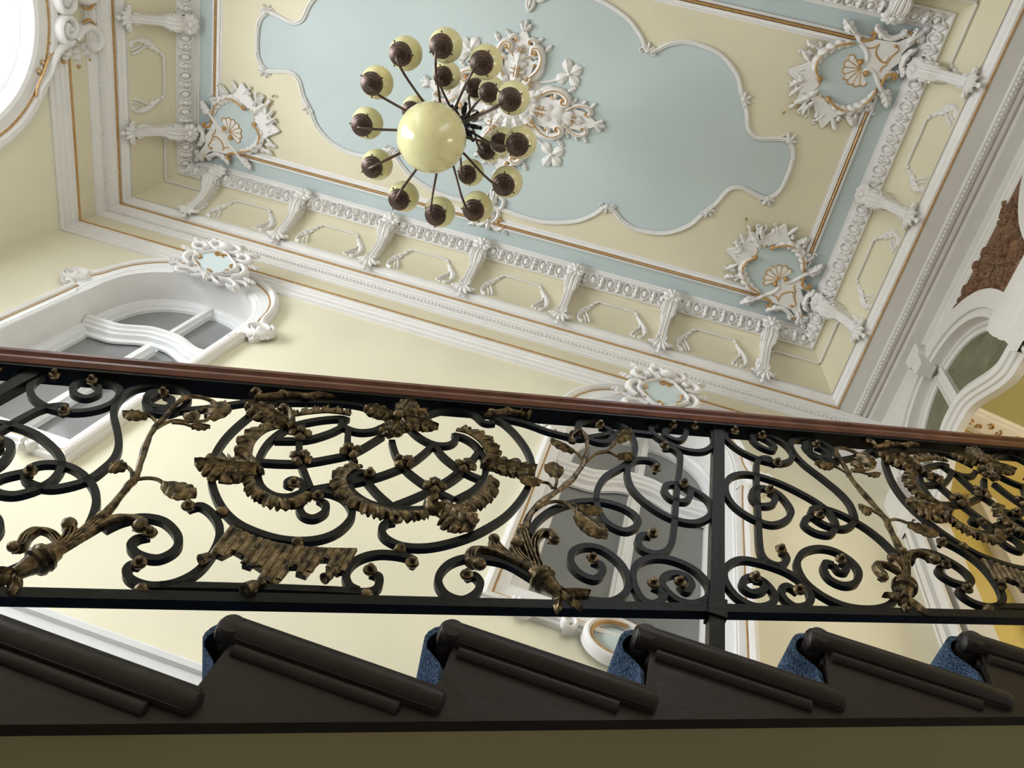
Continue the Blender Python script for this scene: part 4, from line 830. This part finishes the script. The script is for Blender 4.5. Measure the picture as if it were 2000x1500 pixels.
# inner cartouche frame
iron('B', [(1000, 262), (950, 248), (800, 262), (650, 300), (530, 380), (462, 480), (447, 570), (465, 660), (540, 718), (640, 728), (722, 695), (722, 650), (665, 622), (625, 645), (665, 665)], 0, (1,), 'cartouche_bar')
iron('B', [(950, 248), (975, 300), (1060, 330), (1150, 325), (1210, 300)], 0, (), 'cartouche_bar')
iron('C', [(500, 235), (560, 295), (620, 335), (690, 362), (770, 362), (815, 330), (805, 295)], 0, (), 'cartouche_bar')
iron('C', [(800, 300), (870, 318), (950, 375), (1000, 470), (998, 560), (935, 645), (820, 710)], 0, (), 'cartouche_bar')
iron('C', [(265, 562), (215, 538), (150, 560), (130, 605), (165, 672), (270, 738), (420, 768), (560, 775), (680, 765)], 0, (0,), 'cartouche_bar')
for c, pts in (('B', [(550, 382), (740, 378), (880, 340), (965, 300)]), ('B', [(465, 515), (600, 522), (720, 520), (880, 495), (1040, 455), (1210, 355)]), ('B', [(722, 288), (702, 380), (705, 500), (735, 590), (772, 685)]), ('B', [(1000, 322), (998, 420), (1040, 520)]), ('B', [(770, 685), (900, 662), (1080, 630), (1250, 580), (1400, 510), (1515, 415)]),
               ('B', [(1265, 385), (1290, 470), (1350, 560), (1480, 660), (1640, 745)]), ('B', [(1110, 630), (1180, 710), (1265, 785)]), ('B', [(1280, 782), (1450, 712), (1600, 630), (1690, 560)]), ('C', [(685, 372), (745, 445), (870, 535), (985, 585)]), ('C', [(875, 525), (925, 455), (975, 385)]), ('C', [(700, 640), (790, 590), (875, 525)])):
    iron(c, pts, 0, (), 'lattice_bar')
# right third of a bay
iron('D', [(1480, 190), (1530, 168), (1595, 215), (1605, 290), (1540, 337), (1420, 327), (1290, 272), (1213, 212), (1222, 172), (1300, 155), (1400, 178), (1432, 225), (1390, 267), (1320, 247), (1295, 212), (1342, 182)], 0, (0, 1))
iron('D', [(1290, 320), (1340, 318), (1385, 350), (1395, 400), (1372, 600), (1352, 850), (1322, 960), (1240, 992), (1152, 962), (1125, 905), (1160, 872), (1210, 882)], 0, (0, 1))
iron('D', [(1235, 465), (1250, 425), (1190, 393), (1100, 398), (1058, 460), (1085, 570), (1195, 680), (1350, 768), (1500, 792), (1592, 735), (1572, 650), (1450, 572), (1340, 545), (1292, 580), (1340, 642), (1430, 655), (1462, 600), (1412, 560)], 0, (0, 1))
iron('D', [(880, 185), (935, 195), (968, 235), (930, 278), (840, 270), (760, 212), (748, 162), (830, 130), (960, 142), (1060, 200), (1105, 290), (1090, 380), (1020, 440), (920, 500), (866, 590), (866, 690), (925, 790), (1040, 845), (1122, 810), (1110, 750), (1020, 692), (880, 657), (720, 665), (580, 712), (480, 790), (435, 870)], 0, (0,))
iron('D', [(1215, 1200), (1270, 1222), (1290, 1270), (1230, 1310), (1150, 1280), (1095, 1170), (1110, 1070), (1200, 1020), (1330, 1025), (1480, 1090), (1572, 1190), (1570, 1270), (1480, 1310), (1370, 1282), (1285, 1200), (1290, 1142), (1360, 1117), (1440, 1142), (1468, 1200), (1430, 1228), (1385, 1190)], 0, (0, 1))
iron('D', [(830, 1040), (885, 1060), (900, 1110), (850, 1152), (760, 1120), (700, 1050), (710, 980), (790, 945), (900, 965), (1010, 1050), (1062, 1150), (1050, 1235), (970, 1292), (850, 1292), (700, 1262), (620, 1212)], 0, (0,))
iron('C', [(1310, 1215), (1150, 1122), (1000, 1088), (870, 1085), (760, 1130), (702, 1220), (742, 1310), (850, 1352), (940, 1312), (970, 1245), (930, 1195), (880, 1212)], 0, (1,))
# gilt balls between the bars
for c, p in (('B', (230, 825)), ('B', (690, 1012)), ('B', (1315, 1048)), ('B', (1110, 1330)), ('A', (740, 1275))):
    q = rp(c, [p])[0]; put(MB().ball((q[0], YRL - .004, q[1]), .0135, 12, 8), 'gilt_ball', 'bronze')
# small flowers on the lattice crossings
fl = MB()
for i in range(4):
    a = PI / 2 * i + .6; fl.leaf([(r * math.cos(a), r * math.sin(a)) for r in (.004, .012, .021, .028)], .013, .008, lambda u, v, h: Vector((u, -.010 - h, v)), 1, 0, m=4, thick=.004)
fl.ball((0, -.018, 0), .008, 8, 6)
fm0 = fl.build('lattice_flower', 'bronze', None); k = 0
for c, p in (('B', (705, 350)), ('B', (710, 500)), ('B', (1015, 455)), ('B', (1340, 525)), ('B', (1525, 670)), ('C', (875, 505))):
    q = rp(c, [p])[0]
    for m_ in MODS:
        o = fm0 if k == 0 else copy(fm0); k += 1
        o.parent = ba; o.matrix_parent_inverse = BI; o.location = (q[0] + m_ * WM, YRL, q[1] + m_ * WM * SLR); o.rotation_euler = (0, q[0] * 9, 0)
# acanthus leaves, ruffles and the large flower
def aleaf(c, pts, w, nm='acanthus_leaf', side=0, lobes=5, h=.014, base=.008, curl=.0, depth=.34, mods=MODS, parent=None, m=16):
    mb = MB().leaf(sm(rp(c, pts), 5), w, h, fr_, lobes, depth, side, m, base, .004, curl, .2, .22); return put(mb, nm, 'bronze', mods, parent, ang=70)
aleaf('B', [(640, 300), (560, 260), (470, 225), (370, 185)], .042, curl=.012)
aleaf('B', [(480, 575), (400, 570), (300, 575), (170, 560), (60, 555)], .054, curl=.012, lobes=6)
aleaf('C', [(670, 770), (740, 790), (790, 830), (850, 890), (910, 940)], .052, curl=.012)
aleaf('C', [(985, 500), (1060, 505), (1150, 520), (1240, 545), (1320, 545)], .042, curl=.012)
for c, pts, w, s, lb in (('B', [(590, 320), (500, 350), (430, 420), (410, 520)], .036, 1, 5), ('B', [(420, 610), (450, 680), (540, 740), (640, 755), (740, 710)], .030, -1, 7), ('B', [(640, 255), (760, 240), (880, 232), (1010, 245)], .03, -1, 6), ('B', [(1090, 560), (1010, 590), (985, 650), (1040, 730), (1160, 790), (1300, 825), (1470, 825)], .034, 1, 10),
                         ('C', [(810, 285), (890, 310), (970, 375), (1020, 470)], .038, -1, 6), ('C', [(1020, 570), (990, 640), (900, 720), (790, 780)], .036, -1, 6)):
    P = sm(rp(c, pts), 6); ctr = rp('B', [(950, 520)])[0] if c == 'B' and pts[0][0] < 1080 else rp('C', [(640, 520)])[0]
    a, b = P[len(P) // 2], P[len(P) // 2 + 1]; nx, nz = -(b[1] - a[1]), b[0] - a[0]
    out = (a[0] - ctr[0]) * nx + (a[1] - ctr[1]) * nz
    put(MB().leaf(P, w * 1.22, .013, fr_, lb, .34, 1 if out > 0 else -1, 6, .006, .004, 0, .25, .3), 'acanthus_ruffle', 'bronze', ang=70)
for c, pts in (('B', [(620, 330), (650, 290), (640, 230), (600, 200), (580, 230)]), ('B', [(470, 600), (420, 540), (360, 490), (310, 480)]), ('B', [(430, 590), (350, 620), (290, 640)]), ('C', [(700, 800), (650, 790), (640, 740), (690, 720)]), ('C', [(990, 520), (1010, 480), (1080, 480)])):
    put(MB().stroke(sm(rp(c, pts), 5), taper(.012, .4, .5), .022, fr_, 6, .004), 'curled_lobe', 'bronze')
bf = put(MB().ball((*[(q[0], YRL - .024, q[1]) for q in rp('B', [(1300, 270)])][0],), .016, 12, 8), 'flower_centre', 'bronze')
for tip in ((1090, 200), (1390, 150), (1545, 330), (1240, 385), (1350, 350), (1480, 235)):
    dx, dz = tip[0] - 1300, tip[1] - 270
    aleaf('B', [(1300 + dx * q, 270 + dz * q) for q in (.08, .3, .55, .8, 1)], .033, 'petal_leaf', 0, 4, .014, .012, .004)
# fringed drapery with tassels
poly = rp('B', [(290, 910), (360, 950), (430, 980), (560, 1015), (700, 1038), (880, 1048), (1052, 1050), (1010, 1130), (970, 1190), (930, 1205), (862, 1165), (885, 1120), (830, 1120), (800, 1145), (742, 1222), (678, 1200), (690, 1165), (645, 1165), (590, 1230), (545, 1265), (460, 1250), (482, 1190), (420, 1150), (402, 1168), (350, 1150), (372, 1100), (345, 1095), (300, 1068), (230, 1105), (168, 1080)])
def inside(p, P):
    r = False
    for i in range(len(P)):
        a, b = P[i - 1], P[i]
        if (a[1] > p[1]) != (b[1] > p[1]) and p[0] < (b[0] - a[0]) * (p[1] - a[1]) / (b[1] - a[1]) + a[0]: r = not r
    return r
dr = put(MB().plate(poly, -.004, .008, fr_), 'drapery', 'bronze', smooth=False, label='gilded fringed drapery swag')
rb = MB()
for i in range(17):
    t = i / 16; a = (292 + 745 * t, 922 + 134 * math.sin(t * PI / 2)); ln = (150 + 170 * math.sin(PI * min(1, t * 1.05)) - 30 * (i % 3)) * (.8 if t > .75 or t < .2 else 1)
    dxn, dzn = (-.75 + .2 * t), 1.0; n = math.hypot(dxn, dzn); e = (a[0] + dxn / n * ln, a[1] + dzn / n * ln); m_ = ((a[0] + e[0]) / 2, (a[1] + e[1]) / 2)
    A_, E_ = rp('B', [a])[0], rp('B', [e])[0]; L_ = [A_]
    L_ = []
    for s_ in range(1, 60):
        q = (A_[0] + (E_[0] - A_[0]) * s_ / 30, A_[1] + (E_[1] - A_[1]) * s_ / 30)
        if inside(q, poly): L_.append(q)
        elif L_: break
    if len(L_) > 3: put(MB().stroke(L_, .0066, .005, fr_, 5, .0065), 'drapery_fold', 'bronze', parent=dr)
for c, p in (('B', (175, 1100)), ('B', (465, 1270)), ('B', (912, 1212))):
    q = rp(c, [p])[0]; ax = Vector((-.30, -.15, -.95)).normalized(); ts = MB(); big_ = .82 if p[0] == 465 else .62
    ts.lathe((q[0], YRL - .012, q[1]), ax, [(r * big_, h * big_) for r, h in ((0, -.012), (.010, -.008), (.012, 0), (.008, .008), (.009, .011), (.014, .018), (.016, .03), (.019, .046), (.015, .047), (0, .04))], 12)
    put(ts, 'tassel', 'bronze')
# branches with leaves, their leafy sockets and collars
def twig(c, pts, r, nm='branch', knots=True):
    P = sm(rp(c, pts), 4); random.seed(len(P)); mb = MB(); n = len(P) - 1
    mb.tube([(x + random.uniform(-.0012, .0012), YRL - .006 - .012 * math.sin(PI * i / n), z) for i, (x, z) in enumerate(P)], lambda t: r * (1 - .45 * t) * (1 + .12 * math.sin(t * 40)), 7)
    return put(mb, nm, 'bronze')
def stemleaf(parent, c, stem, tip, w, lobes=4):
    P = sm(rp(c, stem), 4); mb = MB().tube([(x, YRL - .016, z) for x, z in P], .0042, 6)
    put(mb, 'leaf_stem', 'bronze', parent=parent)
    a = stem[-1]; dx, dz = tip[0] - a[0], tip[1] - a[1]
    mb = MB().leaf(sm(rp(c, [(a[0] + dx * q, a[1] + dz * q) for q in (0, .25, .5, .75, 1)]), 4), w, .010, fr_, lobes, .06, 0, 8, .012, .003, .004, .16)
    put(mb, 'branch_leaf', 'bronze', parent=parent, ang=70)
tA = twig('A', [(540, 900), (600, 830), (660, 760), (710, 705), (740, 620), (770, 530), (800, 465), (860, 400), (920, 325), (990, 283), (1080, 290), (1130, 320), (1100, 360), (1075, 330)], .0088)
stemleaf(tA, 'A', [(825, 425), (800, 395), (780, 385)], (640, 370), .022); stemleaf(tA, 'A', [(820, 450), (900, 410), (1000, 415), (1070, 410), (1090, 400)], (1180, 310), .03)
stemleaf(tA, 'A', [(690, 720), (690, 680), (670, 655)], (580, 640), .024); stemleaf(tA, 'A', [(715, 720), (770, 712), (820, 718), (850, 735)], (1025, 810), .028, 5); stemleaf(tA, 'A', [(900, 420), (960, 425), (1000, 438)], (1100, 445), .010, 3); stemleaf(tA, 'A', [(1080, 340), (1050, 350), (1040, 360)], (970, 400), .02, 3)
tD = twig('D', [(410, 840), (430, 770), (500, 690), (600, 620), (690, 555), (755, 470), (790, 380), (795, 300), (775, 245), (735, 225), (700, 260), (720, 280)], .0088)
stemleaf(tD, 'D', [(470, 740), (540, 695), (620, 685), (680, 710), (725, 755)], (920, 920), .032, 5); stemleaf(tD, 'D', [(575, 600), (550, 570), (505, 560)], (360, 530), .024); stemleaf(tD, 'D', [(590, 600), (602, 550), (595, 525)], (580, 435), .026); stemleaf(tD, 'D', [(765, 425), (740, 385), (715, 365)], (560, 290), .017); stemleaf(tD, 'D', [(765, 455), (800, 425), (860, 375), (930, 355), (985, 300)], (1075, 215), .02); stemleaf(tD, 'D', [(855, 378), (930, 368), (985, 395)], (1090, 385), .018, 3); stemleaf(tD, 'D', [(690, 700), (710, 705), (730, 715)], (890, 750), .02, 4)
def socket(c, collar, base, fans):
    q0, q1 = rp(c, [collar, base]); ax = Vector((q0[0] - q1[0], 0, q0[1] - q1[1])).normalized(); mb = MB()
    mb.lathe((q0[0], YRL - .004, q0[1]), ax, [(0, -.05), (.012, -.048), (.016, -.03), (.02, -.016), (.027, -.012), (.029, -.006), (.024, 0), (.029, .005), (.027, .012), (.021, .016), (.017, .03), (0, .032)], 16)
    so_ = put(mb, 'socket_collar', 'bronze')
    for pts, w, cr in fans:
        P = sm(rp(c, pts), 6); mb = MB()
        for k_ in (-1, 0, 1): mb.stroke([(x + k_ * w * .55 * (1 - .3 * i / len(P)), z + k_ * w * .2) for i, (x, z) in enumerate(P)], lambda t: w * .5 * (.55 + .45 * t), lambda t: .014 + .006 * t, fr_, 5, .0)
        mb.ball((P[-1][0], YRL - .014, P[-1][1]), w * (1.0 if cr else .8), 10, 7, (1, .9, .9))
        put(mb, 'socket_leaf', 'bronze', parent=so_)
    for a in (-50, 0, 50):
        r = math.radians(a); d = Vector((-ax.x * math.cos(r) + ax.z * math.sin(r), 0, -ax.z * math.cos(r) - ax.x * math.sin(r)))
        P = [(q0[0] - ax.x * .045 + d.x * t, q0[1] - ax.z * .045 + d.z * t) for t in (0, .02, .045, .065)]
        put(MB().leaf(P, .013, .012, fr_, 2, .2, 0, 6, .004, .004, .01, .3), 'socket_bud', 'bronze', parent=so_)
socket('A', (215, 1115), (40, 1215), [([(250, 1100), (330, 1050), (430, 990), (540, 930), (660, 905), (740, 930), (735, 960)], .016, 1), ([(250, 1095), (330, 1040), (370, 985), (365, 950)], .015, 1), ([(320, 1035), (270, 985), (200, 970), (140, 1005), (110, 1055), (75, 1070)], .012, 1), ([(300, 1065), (400, 1010), (500, 930), (535, 905)], .014, 0)])
socket('D', (520, 1155), (610, 1235), [([(490, 1120), (380, 1060), (270, 1010), (150, 975), (75, 985), (60, 1040), (110, 1080)], .016, 1), ([(450, 1080), (380, 1030), (340, 980), (345, 950)], .014, 1), ([(340, 1030), (260, 985), (215, 940), (205, 920)], .013, 1), ([(480, 1100), (440, 1010), (405, 920), (385, 855)], .015, 0), ([(500, 1100), (465, 1000), (470, 910), (530, 860), (580, 890), (585, 925)], .014, 1)])
# leaf knots under the handrail where the ties meet the frame
for c, pts in (('B', [(400, 120), (430, 90), (460, 110), (440, 140)]), ('B', [(430, 140), (560, 125), (620, 120), (700, 125)]), ('C', [(1000, 190), (1060, 175), (1150, 165), (1250, 190)]), ('C', [(1215, 190), (1240, 140), (1280, 165), (1260, 200)]), ('B', [(680, 120), (740, 130), (830, 118), (930, 120)])):
    put(MB().stroke(sm(rp(c, pts), 5), taper(.010, .5, .4), .016, fr_, 6, .006), 'leaf_knot', 'bronze')
for c, p in (('B', (600, 118)), ('B', (735, 138)), ('C', (1040, 175)), ('C', (1140, 165))):
    q = rp(c, [p])[0]; put(MB().ball((q[0], YRL - .016, q[1]), .012, 10, 7, (1.2, .8, .8)), 'leaf_bud', 'bronze')
